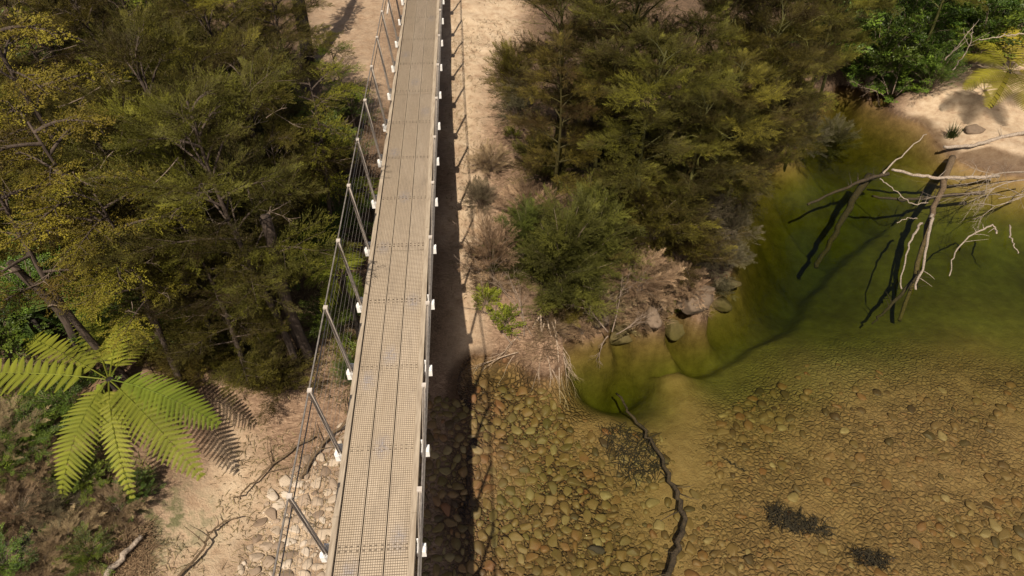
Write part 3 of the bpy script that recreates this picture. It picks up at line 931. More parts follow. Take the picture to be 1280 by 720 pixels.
def Y(px, py, zc, sx, meshes, hp, rz, label, group=None, name='layered_tree', frac=.72):
    b = crown_at(px, py, zc); sz = (zc - b[2]) / (frac * hp); sx *= .85
    return place(name, meshes, ('trunk', 'crown'), b, rz, sx, sz, label, 'tree', group)
YG = 'yellow layered trees in the left bush'
Y(48, 112, 5.9, .95, YP[0], 5.2, .2, 'yellow flat layered tree at the upper left edge', YG)
Y(30, 285, 4.8, .85, YP[1], 4.6, 1.5, 'golden layered tree at the left edge above the bright tree fern', YG)
Y(150, 322, 4.3, .7, YP[0], 5.2, 2.6, 'orange tinged layered tree above the shaded fern', YG)
Y(100, 245, 5.0, .9, YP[1], 4.6, 4.0, 'olive yellow layered tree between the shaded trunk and the middle feathery tree', YG)
Y(392, 165, 4.2, .62, YP[0], 5.2, 3.1, 'yellow layered tree reaching towards the bridge handrail', YG)
Y(428, 92, 3.6, .5, LP, 3.6, 0, 'small lime green tree on the edge of the sandy clearing', None, 'lime_tree')
Y(30, 30, 5.0, .7, LP, 3.6, 1.1, 'lime green tree top in the top left corner', None, 'lime_tree')

K(700, 55, 4.6, .95, 0, .8, 'olive feathery tree at the top edge just right of the sandy track', RG)
K(800, 60, 4.8, 1.0, 1, 2.9, 'tall feathery tree at the top middle of the right bank', RG)
K(905, 55, 4.6, 1.0, 3, 4.4, 'feathery tree at the top of the right bank with grey tinged tips', RG)
K(985, 55, 4.0, .95, 2, 1.3, 'feathery tree beside the glossy dark green bushes across the pool', RG)
K(700, 130, 4.0, .75, 2, 5.0, 'feathery tree on the right bank above the bright green bush', RG)
K(815, 140, 4.2, .95, 0, 3.6, 'feathery tree in the middle of the right bank over the shaded hollow', RG)
K(905, 150, 3.6, .8, 1, .1, 'feathery tree leaning over the pool from the right bank', RG)
K(1080, -45, 4.6, .9, 1, 3.0, 'feathery tree at the top edge behind the glossy dark green bushes', RG)
K(1210, -70, 4.4, .9, 0, 2.0, 'feathery tree at the top edge behind the golden tree fern', RG)

# bare dark trunk beside the clearing
b = G(386, 84)
o = empty('bare_tree', b, 'dark bare straight trunk standing at the edge of the sandy clearing', 'tree')
tm = MB(); ts = np.linspace(0, 1, 12)
tm.tube([b + np.array([.1 * math.sin(t * 4), .05 * math.sin(t * 7), -.1 + 6.2 * t]) for t in ts], .17 - .06 * ts, 9)
tm.build('trunk', M['bark_dark'], o, True)
cr = Crown(); rg = random.Random(5)
for k in range(150):
    t = rg.uniform(.42, .95); a = rg.uniform(0, 6.28)
    cr.spray(b + np.array([.12 * math.cos(a), .12 * math.sin(a), 6 * t]), np.array([math.cos(a), math.sin(a), rg.uniform(-.6, .4)]), np.array([0, 0, 1.]) + rvec(rg, .4), rg.uniform(.2, .38), rg.uniform(0, .5))
cr.mb(TB, rg).build('climbing_leaves', M['broad'], o)
# thick bare trunk in front of the gap
for (px, py, hgt, rad, lbl) in ((386, 452, 3.4, .105, 'thick flaky brown trunk in sun left of the bridge'), (48, 220, 3.2, .085, 'dark leaning trunk under the yellow layered tree'), (20, 275, 2.6, .08, 'shaded leaning trunk at the left edge'), (100, 440, 2.2, .07, 'mossy short trunk behind the bright tree fern')):
    b = G(px, py)
    o = empty('bare_tree', b, lbl, 'tree', 'bare trunks in the left bush')
    tm = MB(); ts = np.linspace(0, 1, 10)
    tm.tube([b + np.array([.08 * math.sin(t * 5 + px), .06 * math.sin(t * 4), -.1 + hgt * t]) for t in ts], rad * (1.15 - .35 * ts), 8)
    tm.build('trunk', M['bark'], o, True)
    tm = MB()
    for k in range(4):
        a = k * 1.7 + px; p = b + np.array([0, 0, hgt * (.5 + .12 * k)])
        e = p + np.array([math.cos(a), math.sin(a), .5]) * .5
        tm.tube(bez(p, (p + e) / 2 + np.array([0, 0, .08]), e, 5), np.linspace(.022, .005, 5), 4)
    tm.build('dead_branch', M['twig'], o, True)

# ------------------------------------------------------------------ shrubs
BSH = [shrub_proto(71, 'bush', TFD, H=1.6, Rr=1.05, stems=44, sc=(.30, .5), step=.11, tmean=.55, spread=.28),
       shrub_proto(73, 'broad', TB, H=1.6, Rr=1.1, stems=40, sc=(.26, .42), step=.17),
       shrub_proto(74, 'broad', TL, H=1.3, Rr=1.0, stems=38, sc=(.28, .42), step=.16),
       shrub_proto(75, 'lime', TB, H=.5, Rr=.42, stems=14, sc=(.2, .3), step=.12),
       shrub_proto(76, 'greygreen', TFD, H=1.0, Rr=.8, stems=34, sc=(.28, .44), step=.15),
       shrub_proto(77, 'kanuka', TFD, H=1.4, Rr=1.0, stems=40, sc=(.32, .5), step=.14, tmean=.4)]
BSH.append(shrub_proto(79, 'dry', TF, H=.9, Rr=.9, stems=34, sc=(.25, .45), step=.15))
def S(px, py, k, sx, sz, rz, label, group=None, name='shrub', dz=-.04):
    b = G(px, py, dz)
    return place(name, BSH[k], ('stem', 'foliage'), b, rz, sx, sz, label, 'shrub', group)
S(700, 372, 0, 1.0, 1.05, .4, 'bright green feathery bush at the bank edge beside the bridge shadow')
S(735, 345, 0, .8, .95, 2.2, 'green feathery bush with plumes pointing right, behind the bright bush')
S(655, 320, 0, .5, .6, 1.1, 'small olive feathery bush beside the sandy track')
DG = 'glossy dark green bushes across the pool'
for px, py, s, z, lb in ((1085, 105, .85, 1.0, 'glossy green bush at the water edge left of the sandy spit'),
                         (1120, 75, 1.1, 1.3, 'tall glossy green bush behind the water edge bush'),
                         (1160, 118, .62, .75, 'glossy green bush at the tip of the sandy spit'),
                         (1180, 60, 1.1, 1.3, 'glossy dark bush behind the bare grey sticks'),
                         (1070, 40, 1.1, 1.4, 'glossy dark bush beside the feathery bank tree'),
                         (1230, 45, 1.0, 1.1, 'glossy bush behind the golden tree fern'),
                         (1130, 20, 1.2, 1.4, 'glossy dark bush at the top edge across the pool'),
                         (1215, 80, .9, .9, 'low glossy bush under the golden tree fern fronds'),
                         (1250, 20, 1.2, 1.3, 'glossy bush at the top right behind the pale branch'),
                         (1035, 85, .9, .9, 'glossy bush on the pool edge beside the right bank trees'),
                         (1062, 120, .7, .7, 'low glossy bush overhanging the dark head of the pool'),
                         (1105, 122, .7, .65, 'low glossy bush beside the bare brown twigs at the water'),
                         (1143, 104, .6, .7, 'rounded glossy bush just behind the tip of the sandy spit')):
    S(px, py, 1 if px % 20 else 2, s * 1.35, z * 1.35, px * .1, lb, DG)
for px, py, k, lb in ((1360, 70, 1, 'glossy bush on the bank beyond the golden tree fern'), (1440, 60, 2, 'small leaved bush on the bank beyond the golden tree fern'), (1400, 10, 1, 'tall glossy bush at the back of the bank beyond the golden tree fern')):
    S(px, py, k, 1.5, 1.6, px, lb, DG)
S(1270, 25, 5, 1.1, 1.2, .3, 'yellowish feathery shrub in the top right corner')
S(1030, 205, 4, .8, .9, .4, 'pale grey green shrub hanging over the pool', dz=.35)
S(985, 185, 4, .9, 1.0, 2.0, 'grey green shrub on the point of the right bank')
S(908, 255, 4, .85, 1.0, 3.3, 'dry grey shrub at the waterline of the right bank')
S(860, 290, 4, .9, 1.0, 1.2, 'brown grey shrub above the shaded bank')
S(810, 305, 5, 1.0, 1.0, 2.2, 'dark feathery shrub in the shaded hollow')
S(760, 215, 5, .8, .9, .2, 'dark olive shrub under the right bank trees')
S(680, 225, 5, .7, .7, 4.2, 'thin olive shrub on the slope beside the sandy track')
S(645, 150, 4, .65, .8, .8, 'sparse grey green shrub on the edge of the sandy track')
S(640, 110, 5, .55, .8, 1.8, 'young feathery shrub at the edge of the sandy track')
S(608, 382, 3, .62, .8, .5, 'small lime leaved plant on the bank beside the bridge shadow', None, 'leafy_plant')
S(632, 412, 3, .75, .8, 1.5, 'lime leaved plant just above the waterline near the dead roots', None, 'leafy_plant')
S(838, 398, 3, .45, .8, 2.5, 'small lime plant growing on the bank rock', None, 'leafy_plant')
S(640, 175, 3, .45, .6, 2.5, 'small green plant under the shrubs by the sandy track', None, 'leafy_plant')
S(925, 225, 4, .8, .9, .9, 'brownish grey shrub leaning over the deep side of the pool')
S(905, 300, 4, .7, .8, 1.9, 'dry grey shrub above the brown boulder at the pool')
S(940, 200, 5, .8, .9, 2.9, 'dark olive shrub under the tree at the pool edge')
S(885, 335, 4, .6, .7, 3.9, 'low dry shrub just behind the flat brown boulder')
S(850, 330, 5, .8, .8, 4.9, 'dark shrub on the shaded bank behind the boulder')
S(780, 280, 5, .9, .9, 5.9, 'dark shrub right of the green plumed bush')
S(830, 260, 5, 1.0, 1.0, .9, 'dark olive shrub in the middle of the shaded hollow')
S(880, 240, 5, .9, 1.0, 1.6, 'dark olive shrub below the pool edge tree')
S(795, 365, 6, .8, .8, 1.0, 'dry brown shrub on the sunlit bank above the small boulder')
S(748, 390, 6, .7, .7, 2.0, 'dry brown shrub on the bank between the bright bush and the dead roots')
S(615, 345, 6, .6, 1.3, 3.0, 'reddish dry shrub beside the sandy track')
for px, py, k, s_, z in ((20,600,2,.5,.5),(60,590,6,.6,.5),(110,610,2,.45,.4),(30,650,6,.6,.5),(75,635,4,.5,.4),(150,640,6,.5,.45),(90,680,6,.5,.4),(15,720,2,.6,.5),(120,700,2,.4,.4),(60,715,6,.6,.5),(180,625,2,.35,.4),(5,560,6,.7,.6)):
    S(px, py, k, s_, z, px * .3, {2: 'low green leafy plant in the dry grass of the lower left bank', 6: 'low dry brown plant in the dry grass of the lower left bank', 4: 'low grey green plant in the dry grass of the lower left bank'}[k],
      {2: 'green plants on the lower left bank', 6: 'dry plants on the lower left bank', 4: None}[k], 'low_plant')
_rs = random.Random(12)
for q in range(46):
    px, py = _rs.uniform(-10, 400), _rs.uniform(0, 430)
    if px > 370 and py < 130: continue
    _k = _rs.choice((2, 2, 1, 5))
    S(px, py, _k, _rs.uniform(.7, 1.1), _rs.uniform(.8, 1.2), px, {2: 'small leaved green bush on the shaded forest floor under the trees left of the bridge', 1: 'large leaved green bush on the shaded forest floor under the trees left of the bridge', 5: 'feathery olive bush on the shaded forest floor under the trees left of the bridge'}[_k],
      {2: 'small leaved undergrowth on the forest floor', 1: 'large leaved undergrowth on the forest floor', 5: 'feathery undergrowth on the forest floor'}[_k], 'undergrowth_bush')
S(835, 365, 6, .7, .7, 4.0, 'dry brown shrub behind the small lime plant at the pool edge')
S(772, 412, 6, .42, .4, 1.3, 'dry brown tuft hanging over the bank above the dark boulder')
S(803, 408, 6, .4, .4, 2.3, 'dry tuft on the bank edge left of the lime plant')
S(862, 372, 6, .42, .4, 3.6, 'dry brown tuft behind the flat boulder at the pool')
S(895, 366, 4, .4, .4, 4.6, 'grey tuft hanging over the pool beside the flat boulder')
S(725, 425, 6, .35, .35, 5.6, 'dry brown tuft at the waterline beside the roots')
S(690, 415, 6, .45, .5, 5.0, 'small dry brown shrub behind the dead roots')
S(715, 400, 5, .5, .5, 6.0, 'small dark shrub at the waterline beside the dead roots')
S(600, 260, 4, .45, .6, 1.0, 'pale scrubby shrub in the sandy track halfway along the bridge')
S(612, 215, 6, .5, .6, 2.0, 'dry brown shrub at the edge of the sandy track')
S(660, 280, 6, .7, .9, 3.0, 'dry brown shrub above the bright green bush')
S(910, 345, 4, .45, .5, 3.3, 'dry grey shrub at the corner of the bank')
UG = 'dark undergrowth bushes on the left'
for px, py, k, s, z, lb in ((40, 560, 2, .6, .45, 'small leaved green bush under the left frond of the bright tree fern'),
                            (100, 520, 2, .7, .6, 'shaded green bush beneath the bright tree fern'),
                            (345, 490, 5, .62, .6, 'dark low shrub at the edge of the sandy beach path'),
                            (300, 455, 5, .7, .7, 'olive shrub behind the shadow of the bright tree fern'),
                            (440, 482, 2, .3, .5, 'small green bush beside the bridge deck'),
                            (420, 420, 2, .6, .7, 'dark bush in the gap left of the bridge'),
                            (430, 300, 2, .8, .9, 'dark bush below the bridge handrail'),
                            (420, 230, 2, .9, 1.0, 'shaded bush in the dark gap under the layered tree'),
                            (400, 340, 1, .7, .7, 'shaded glossy bush behind the thick flaky trunk'),
                            (180, 440, 2, .8, .9, 'shaded bush behind the crown of the bright tree fern'),
                            (60, 400, 2, 1.0, 1.0, 'shaded bush at the left edge behind the fern'),
                            (20, 440, 1, .6, .5, 'dark bush at the left edge under the fern frond'),
                            (250, 470, 5, .7, .6, 'low olive shrub right of the fern crown'),
                            (440, 160, 2, .7, .8, 'dark bush between the lime tree and the handrail')):
    S(px, py, k, s, z, py * .1, lb, UG)

# ------------------------------------------------------------------ ferns
def frond_mb(m_, base, tip, arch, width, pairs=26, pl=.021, tint=.5, rng=None, pitch=.017):
    rng = rng or random.Random(1)
    base = np.asarray(base, float); tip = np.asarray(tip, float)
    mid = base * .45 + tip * .55 + np.array([0, 0, arch])
    n = 40; c = bez(base, mid, tip, n)
    L = np.linalg.norm(np.diff(c, axis=0), axis=1).sum()
    T = np.gradient(c, axis=0); T /= np.linalg.norm(T, axis=1)[:, None]
    m_.tube(c[::3], np.linspace(.012, .003, len(c[::3])), 4, tint=.2, cap=False)
    half = L * .86 / pairs * .5 * .98
    for i in range(pairs):
        t = .13 + .86 * (i / (pairs - 1))
        x = t * (n - 1); k = min(n - 2, int(x)); p = c[k] + (c[k + 1] - c[k]) * (x - k); tv = T[k]
        sdv = unit(np.cross(tv, [0, 0, 1])); nv = np.cross(sdv, tv)
        shp = (math.sin(math.pi * min(1, (t * .9 + .06)) ** .85) ** .75)
        wl = width * shp * rng.uniform(.93, 1.05)
        for sg in (-1, 1):
            d = unit(sdv * sg + tv * (.22 + .45 * t))
            npn = max(3, int(wl / pitch))
            dr = rng.uniform(.12, .30)
            tt = np.clip(tint + rng.uniform(-.18, .18), 0, 1)
            ss = (np.arange(npn) + .6) / npn
            pos = p + d * (ss * wl)[:, None] - nv * (dr * wl * ss ** 2)[:, None] + rng.uniform(-.012, .012) * nv
            e = unit(np.cross(nv, d))
            hl = half * (1 - .85 * ss ** 2.2)
            wdt = wl / npn * .5
            for s2 in (-1, 1):
                a = pos - d * wdt; b2 = pos + d * wdt
                f = pos + e * s2 * hl[:, None] + d * (wdt * .9) - nv * (.18 * hl)[:, None]
                f2 = f - d * wdt * 1.1
                V = np.stack([a, b2, f, f2], 1).reshape(-1, 3)
                m_.add(V, Q=np.arange(len(V)).reshape(-1, 4), tint=tt)

def hero_fern(cpx, zc, tips, label, leaf, base_z=None, width=.37, pairs=23, trunk_r=.07, group=None):
    c = W(cpx[0], cpx[1], zc)
    g = gz(c[0], c[1])
    o = empty('tree_fern', (c[0], c[1], g - .05), label, 'fern', group)
    rg_ = random.Random(int(cpx[0]))
    tm = MB(); ts = np.linspace(0, 1, 8)
    tm.tube([(c[0] + .05 * math.sin(3 * t), c[1], g - .1 + (zc - g + .1) * t) for t in ts], trunk_r * (1.1 - .3 * ts), 8)
    tm.build('trunk', M['bark_dark'], o, True)
    for (px, py, zt, arch, wmul) in tips:
        m_ = MB()
        tip = W(px, py, zt); tip = c + (tip - c) * 1.12
        a = unit(np.array([tip[0] - c[0], tip[1] - c[1], 0])) * .05
        frond_mb(m_, c + a, tip, arch, width * wmul, pairs, tint=rg_.uniform(.35, .65), rng=rg_)
        m_.build('frond', M[leaf], o)
    return o
hero_fern((136, 474), 2.35, [(258, 524, 1.85, .40, 1.12), (238, 582, 1.65, .50, 1.05), (162, 606, 1.5, .5, .62), (84, 600, 1.65, .42, 1.12),
                             (-75, 478, 2.25, .40, 1.0), (110, 372, 2.1, .40, .9), (205, 405, 1.9, .3, .75), (20, 418, 2.0, .3, .8), (165, 385, 2.2, .3, .7), (125, 560, 1.2, .6, .5)],
          'large bright green tree fern spreading above the sandy beach path', 'fern')
_f = [o for o in COL.objects if o.get('label', '').startswith('large bright green')][0]
_c = W(136, 474, 2.3)
for px, py, zt in ((215, 545, 1.2), (100, 545, 1.2), (60, 520, 1.3)):
    _m = MB(); frond_mb(_m, _c, W(px, py, zt), .12, .22, 16, tint=.3, rng=random.Random(px)); _m.build('dead_frond', M['dry'], _f)
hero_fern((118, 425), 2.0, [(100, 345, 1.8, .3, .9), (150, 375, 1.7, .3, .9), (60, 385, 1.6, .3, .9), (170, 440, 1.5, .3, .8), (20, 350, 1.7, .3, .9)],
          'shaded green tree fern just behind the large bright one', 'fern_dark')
hero_fern((1262, 88), 1.6, [(1205, 74, 1.6, .4, 1), (1212, 108, 1.35, .4, 1), (1238, 128, 1.2, .4, 1), (1222, 55, 1.9, .4, 1), (1262, 38, 2.1, .4, 1), (1320, 70, 1.8, .4, 1), (1280, 132, 1.2, .4, 1), (1320, 115, 1.3, .4, 1), (1300, 45, 2.0, .4, 1)],
          'golden green tree fern on the bank above the sandy spit', 'fern_gold', width=.42)
FG = 'ferns in the shade left of the bridge'
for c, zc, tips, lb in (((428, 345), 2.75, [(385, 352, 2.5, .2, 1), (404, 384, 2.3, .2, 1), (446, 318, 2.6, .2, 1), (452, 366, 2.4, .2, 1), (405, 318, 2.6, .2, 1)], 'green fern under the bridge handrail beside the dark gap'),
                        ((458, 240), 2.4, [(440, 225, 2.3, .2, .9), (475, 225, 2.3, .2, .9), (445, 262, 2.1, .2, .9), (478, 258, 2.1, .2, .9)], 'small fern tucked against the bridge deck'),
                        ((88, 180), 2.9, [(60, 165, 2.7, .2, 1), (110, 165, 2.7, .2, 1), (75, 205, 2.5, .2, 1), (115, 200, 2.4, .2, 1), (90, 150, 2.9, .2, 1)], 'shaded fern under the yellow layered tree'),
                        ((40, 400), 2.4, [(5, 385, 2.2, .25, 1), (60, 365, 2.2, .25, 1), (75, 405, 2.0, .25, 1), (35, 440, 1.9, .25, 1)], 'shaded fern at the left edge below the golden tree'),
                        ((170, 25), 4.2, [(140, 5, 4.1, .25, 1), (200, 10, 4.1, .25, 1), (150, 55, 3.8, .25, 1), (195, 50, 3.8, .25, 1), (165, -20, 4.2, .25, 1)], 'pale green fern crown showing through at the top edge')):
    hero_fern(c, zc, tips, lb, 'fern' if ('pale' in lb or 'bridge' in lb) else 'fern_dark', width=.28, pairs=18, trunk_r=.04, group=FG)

# ------------------------------------------------------------------ grass and litter (countless)
def scatter_px(polys, n, seed, zmin=-9, zmax=99):
    rg_ = np.random.RandomState(seed); out = []
    for pts, share in polys:
        A = pxpoly(pts, .7); lo = A.min(0); hi = A.max(0); got = []
        while len(got) < n * share:
            Pq = lo + (hi - lo) * rg_.rand(4000, 2)
            Pq = Pq[sdf_poly(Pq, A) > 0]
            h = height(Pq[:, 0], Pq[:, 1])
            k = (h > zmin) & (h < zmax)
            if not k.any(): break
            got += [tuple(r) for r in np.column_stack([Pq[k], h[k]])]
        out += got[:int(n * share)]
    return np.array(out)

def blades(name, polys, n, seed, mat, L=(.12, .35), wd=.006, lay=.8, label='', tuft=.0):
    P = scatter_px(polys, n, seed, .03)
    rg_ = np.random.RandomState(seed + 1); n = len(P)
    dn = vnoise(P[:, 0] * 1.6, P[:, 1] * 1.6, seed); keep = rg_.rand(n) < sstep(.25, .65, dn); P = P[keep]; n = len(P)
    az = rg_.rand(n) * 6.283; ln = L[0] + (L[1] - L[0]) * rg_.rand(n)
    el = (1 - lay) * 1.4 * rg_.rand(n) + .08
    d = np.stack([np.cos(az) * np.cos(el), np.sin(az) * np.cos(el), np.sin(el)], 1)
    sd = np.stack([-np.sin(az), np.cos(az), np.zeros(n)], 1) * wd
    m_ = d * (ln * .5)[:, None] + np.array([0, 0, .03]); e = d * ln[:, None] - np.array([0, 0, 1]) * (.04 * (el > .5))[:, None]
    V = np.stack([P - sd, P + sd, P + m_ + sd * .8, P + m_ - sd * .8, P + e], 1)
    k = np.arange(n)[:, None] * 5
    mb_ = MB(); mb_.add(V.reshape(-1, 3), Q=k + np.array([[0, 1, 2, 3]]), T=k + np.array([[3, 2, 4]]), tint=np.repeat(rg_.rand(n), 5))
    o = mb_.build(name, mat)
    tag(o, label, None, None, 'stuff')
blades('dry_grass', [([(-40,570),(120,580),(200,620),(190,740),(-40,740)], .6), ([(770,360),(930,290),(940,390),(780,430)], .25), ([(590,330),(640,340),(700,430),(590,440)], .15)], 30000, 91, M['dry'], (.10, .34), .004, .75, 'matted dry grass and fern litter along the banks')
blades('leaf_litter', [([(200,470),(480,400),(480,720),(180,720)], .35), ([(560,0),(660,0),(690,200),(610,400),(560,400)], .35), ([(330,380),(470,380),(440,520),(300,500)], .3)], 14000, 95, M['dry'], (.04, .16), .005, .97, 'brown twigs and leaf litter strewn over the sandy ground')
blades('green_grass', [([(-40,500),(120,540),(200,600),(150,720),(-40,720)], .75), ([(420,440),(475,400),(470,500),(425,510)], .25)], 5000, 97, M['lime'], (.08, .22), .005, .5, 'short green grass among the dry litter on the left bank')

# ------------------------------------------------------------------ stones
def ico(sub):
    b_ = bmesh.new(); bmesh.ops.create_icosphere(b_, subdivisions=sub, radius=1.0)
    V = np.array([v.co[:] for v in b_.verts]); F = np.array([[v.index for v in f.verts] for f in b_.faces]); b_.free(); return V, F
IC2 = ico(2); IC3 = ico(3); IC1 = ico(1)
def stone_shape(seed, ic, sub=0):
    rg_ = np.random.RandomState(seed); V = ic[0].copy()
    for k in range(11):
        d = rg_.randn(3); d /= np.linalg.norm(d)
        cut = rg_.uniform(.5, .85); h = V @ d
        V -= np.outer(np.maximum(h - cut, 0) * .92, d)
    V *= np.array([1.15, rg_.uniform(.6, 1.0), rg_.uniform(.24, .44)])
    return V
SH3 = [stone_shape(k, IC3) for k in range(8)]
SH2 = [stone_shape(k + 20, IC2) for k in range(10)]
SH1 = [stone_shape(k + 40, IC1) for k in range(10)]

def stones(polys, n, seed, rmin, rmax, power, zr, n_things, mat_t, mat_m, labels, group, mass_name, mass_label, gapmask=None):
    P = scatter_px(polys, n, seed, *zr)
    rg_ = np.random.RandomState(seed + 5)
    if gapmask is not None:
        P = P[rg_.rand(len(P)) < gapmask(P)]
    n = len(P)
    r = rmin + (rmax - rmin) * rg_.rand(n) ** power
    # keep stones apart: biggest first
    order = np.argsort(-r); cell = {}; keep = []
    for i in order:
        cx, cy = int(P[i, 0] // .3), int(P[i, 1] // .3); ok = True
        for a in (-1, 0, 1):
            for b_ in (-1, 0, 1):
                for j in cell.get((cx + a, cy + b_), ()):
                    if (P[i, 0] - P[j, 0]) ** 2 + (P[i, 1] - P[j, 1]) ** 2 < ((r[i] + r[j]) * .72) ** 2: ok = False; break
                if not ok: break
            if not ok: break
        if ok: cell.setdefault((cx, cy), []).append(i); keep.append(i)
    vis = []
    for i in keep:
        d = np.array([P[i, 0], P[i, 1], P[i, 2] - HC]); zc = d[1] * CT - d[2] * ST
        px = 640 + FPX * d[0] / zc; py = 360 - FPX * (d[1] * ST + d[2] * CT) / zc
        vis.append((r[i] / zc if (-5 < px < 1285 and -5 < py < 725) else 0, i))
    vis.sort(reverse=True)
    protos = []
    for k, V in enumerate(SH3):
        m_ = MB(); m_.add(V, T=IC3[1]); protos.append(m_.mesh('stone', mat_t, smooth=True))
    for q, (s_, i) in enumerate(vis[:n_things]):
        o = bpy.data.objects.new('stone', protos[q % 8]); COL.objects.link(o)
        o.location = (P[i, 0], P[i, 1], P[i, 2] + r[i] * .02)
        o.scale = (r[i],) * 3; o.rotation_euler = (rg_.uniform(-.25, .25), rg_.uniform(-.25, .25), rg_.uniform(0, 6.28))
        tag(o, labels, 'stone', group)
    m_ = MB()
    for q, (s_, i) in enumerate(vis[n_things:]):
        ic, sh = (IC2, SH2) if r[i] > .045 else (IC1, SH1)
        V = sh[q % 10] * r[i]; a = rg_.uniform(0, 6.28); ca, sa = math.cos(a), math.sin(a)
        V = V @ np.array([[ca, sa, 0], [-sa, ca, 0], [0, 0, 1]])
        m_.add(V + np.array([P[i, 0], P[i, 1], P[i, 2] + r[i] * .02]), T=ic[1], tint=rg_.rand())
    o = m_.build(mass_name, mat_m, smooth=True)
    tag(o, mass_label, None, None, 'stuff')

stones([([(330,610),(440,510),(470,560),(450,735),(280,735)], 1.0)], 7000, 101, .013, .13, 5.5, (.0, 2), 100,
       M['stone_dry'], M['stone_dry_mass'], 'pale dry river stone on the gravel beach left of the footbridge', 'dry stones on the gravel beach', 'gravel', 'small dry gravel and stones on the beach by the bridge')
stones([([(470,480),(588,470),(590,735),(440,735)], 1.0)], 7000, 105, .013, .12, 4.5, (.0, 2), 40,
       M['stone_wet_shade'], M['stone_wet_shade_mass'], 'grey brown stone coloured dark for shade, lying in the shadow of the footbridge', 'shade coloured stones in the bridge shadow', 'gravel', 'gravel coloured dark for shade in the shadow strip of the bridge')  # darker river bed stone colour reused to paint the bridge's shade
def bedmask(P):
    k = sstep(.28, .6, vnoise(P[:, 0] * .9, P[:, 1] * .9, 77)) * .9 + .1
    k2 = sstep(.38, .62, vnoise(P[:, 0] * .45 + 3, P[:, 1] * .8, 78)) * .75 + .08
    return np.where(P[:, 0] > 2.6, k * k2, .55 + .45 * k)
stones([([(590,440),(690,455),(735,520),(800,640),(860,840),(580,840)], .40), ([(900,500),(960,420),(1080,400),(1300,430),(1560,460),(1560,840),(850,840)], .56), ([(730,500),(900,470),(900,740),(800,740)], .04)], 40000, 111, .018, .135, 3.6, (-1.2, .02), 180,
       M['stone_wet_shade'], M['stone_wet_shade_mass'], 'rounded amber brown stone lying under the clear shallow water', 'stones on the river bed', 'river_pebbles', 'small amber pebbles covering the river bed', bedmask)

def rock(px, py, size, label, mat, seed, flat=.7, sink=.42, cat='rock', rz=0.0):
    b = G(px, py)
    V, F = ico(4); V = V.copy(); rg_ = np.random.RandomState(seed)
    for k in range(9):
        d = rg_.randn(3); d /= np.linalg.norm(d); V -= np.outer(np.maximum(V @ d - rg_.uniform(.55, .85), 0) * .9, d)
    V += V * (.35 * fbm(V[:, 0] * 2.5 + seed, V[:, 1] * 2.5 + V[:, 2] * 1.7, seed, 5))[:, None]
    ca, sa = math.cos(rz), math.sin(rz)
    V = (V * np.array([size[0], size[1], size[2]])) @ np.array([[ca, sa, 0], [-sa, ca, 0], [0, 0, 1]])
    m_ = MB(); m_.add(V + b + np.array([0, 0, size[2] * (1 - 2 * sink) * .5]), T=F)
    o = m_.build('boulder', M[mat], origin=tuple(b), smooth=True)
    return tag(o, label, cat)
rock(868, 388, (.5, .34, .26), 'flat brown boulder at the foot of the right bank touching the pool', 'rock', 3, rz=.5)
for px, py, sz, lb in ((748, 424, .2, 'small dark brown stone at the waterline right of the dead roots'), (778, 421, .26, 'dark brown boulder half buried under the bank beside the dry bush'), (812, 414, .22, 'brown stone wedged in the bank left of the lime plant'),
                       (842, 412, .28, 'dark boulder at the waterline just below the lime plant'), (898, 382, .22, 'brown stone at the corner of the bank by the flat boulder'), (912, 356, .2, 'small brown stone at the pool side behind the flat boulder')):
    rock(px, py, (sz * 1.4, sz, sz * .8), lb, 'rock', px, rz=px * .3)
rock(1218, 164, (.28, .2, .16), 'brown boulder lying on the sandy spit', 'rock', 9)
rock(28, 692, (.42, .34, .36), 'dark rock shape put in for a shaded hollow in the dry grass at the bottom left corner', 'rock_dark', 11)  # dark rock standing in for the shaded hollow here
rock(120, 655, (.25, .2, .16), 'brown stone half buried in the dry grass at the lower left', 'rock', 13)
rock(745, 688, (.15, .11, .09), 'blackish stone on the sandy part of the river bed', 'rock_dark', 15)

# ------------------------------------------------------------------ dead wood
def stick(name, pts, rad, mat, label, cat='branch', group=None, twigs=0, seed=0, sides=7, wob=.04):
    """pts are (px, py, height); twigs grow as a part of the same wood"""
    A = np.array([W(*p) for p in pts]); rg_ = random.Random(seed)
    t = np.linspace(0, len(A) - 1, len(A) * 5); out = []
    for x in t:
        i = min(len(A) - 2, int(x)); f = x - i
        p0 = A[max(0, i - 1)]; p1 = A[i]; p2 = A[i + 1]; p3 = A[min(len(A) - 1, i + 2)]
        out.append(.5 * (2 * p1 + (p2 - p0) * f + (2 * p0 - 5 * p1 + 4 * p2 - p3) * f * f + (3 * p1 - p0 - 3 * p2 + p3) * f ** 3))
    out = np.array(out) + np.array([rvec(rg_, wob * .35) for _ in out])
    m_ = MB(); n_ = len(out)
    rr = np.linspace(rad[0], rad[1], n_) * (.72 if mat == 'driftwood' else 1) * np.array([rg_.uniform(.88, 1.12) for _ in range(n_)])
    m_.tube(out, rr, sides)
    for k in range(twigs):
        i = rg_.randrange(n_ // 3, n_ - 1); p = out[i]; dv = unit(out[i + 1] - out[i - 1])
        sd = unit(np.cross(dv, [0, 0, 1])) * rg_.choice((-1, 1)); L = rg_.uniform(.15, .5)
        e = p + (dv * .6 + sd * .8 + np.array([0, 0, rg_.uniform(-.1, .4)])) * L
        m_.tube(bez(p, (p + e) / 2 + rvec(rg_, .04), e, 5), np.linspace(min(rr[i] * .6, .014), .003, 5), 4)
    o = m_.build(name, M[mat], smooth=True, origin=tuple(out[0]))
    return tag(o, label, cat, group)
stick('dead_branch', [(1103,216,.05),(1130,192,.25),(1158,167,.5)], (.035, .015), 'driftwood', 'pale bare stick rising straight out of the pool')
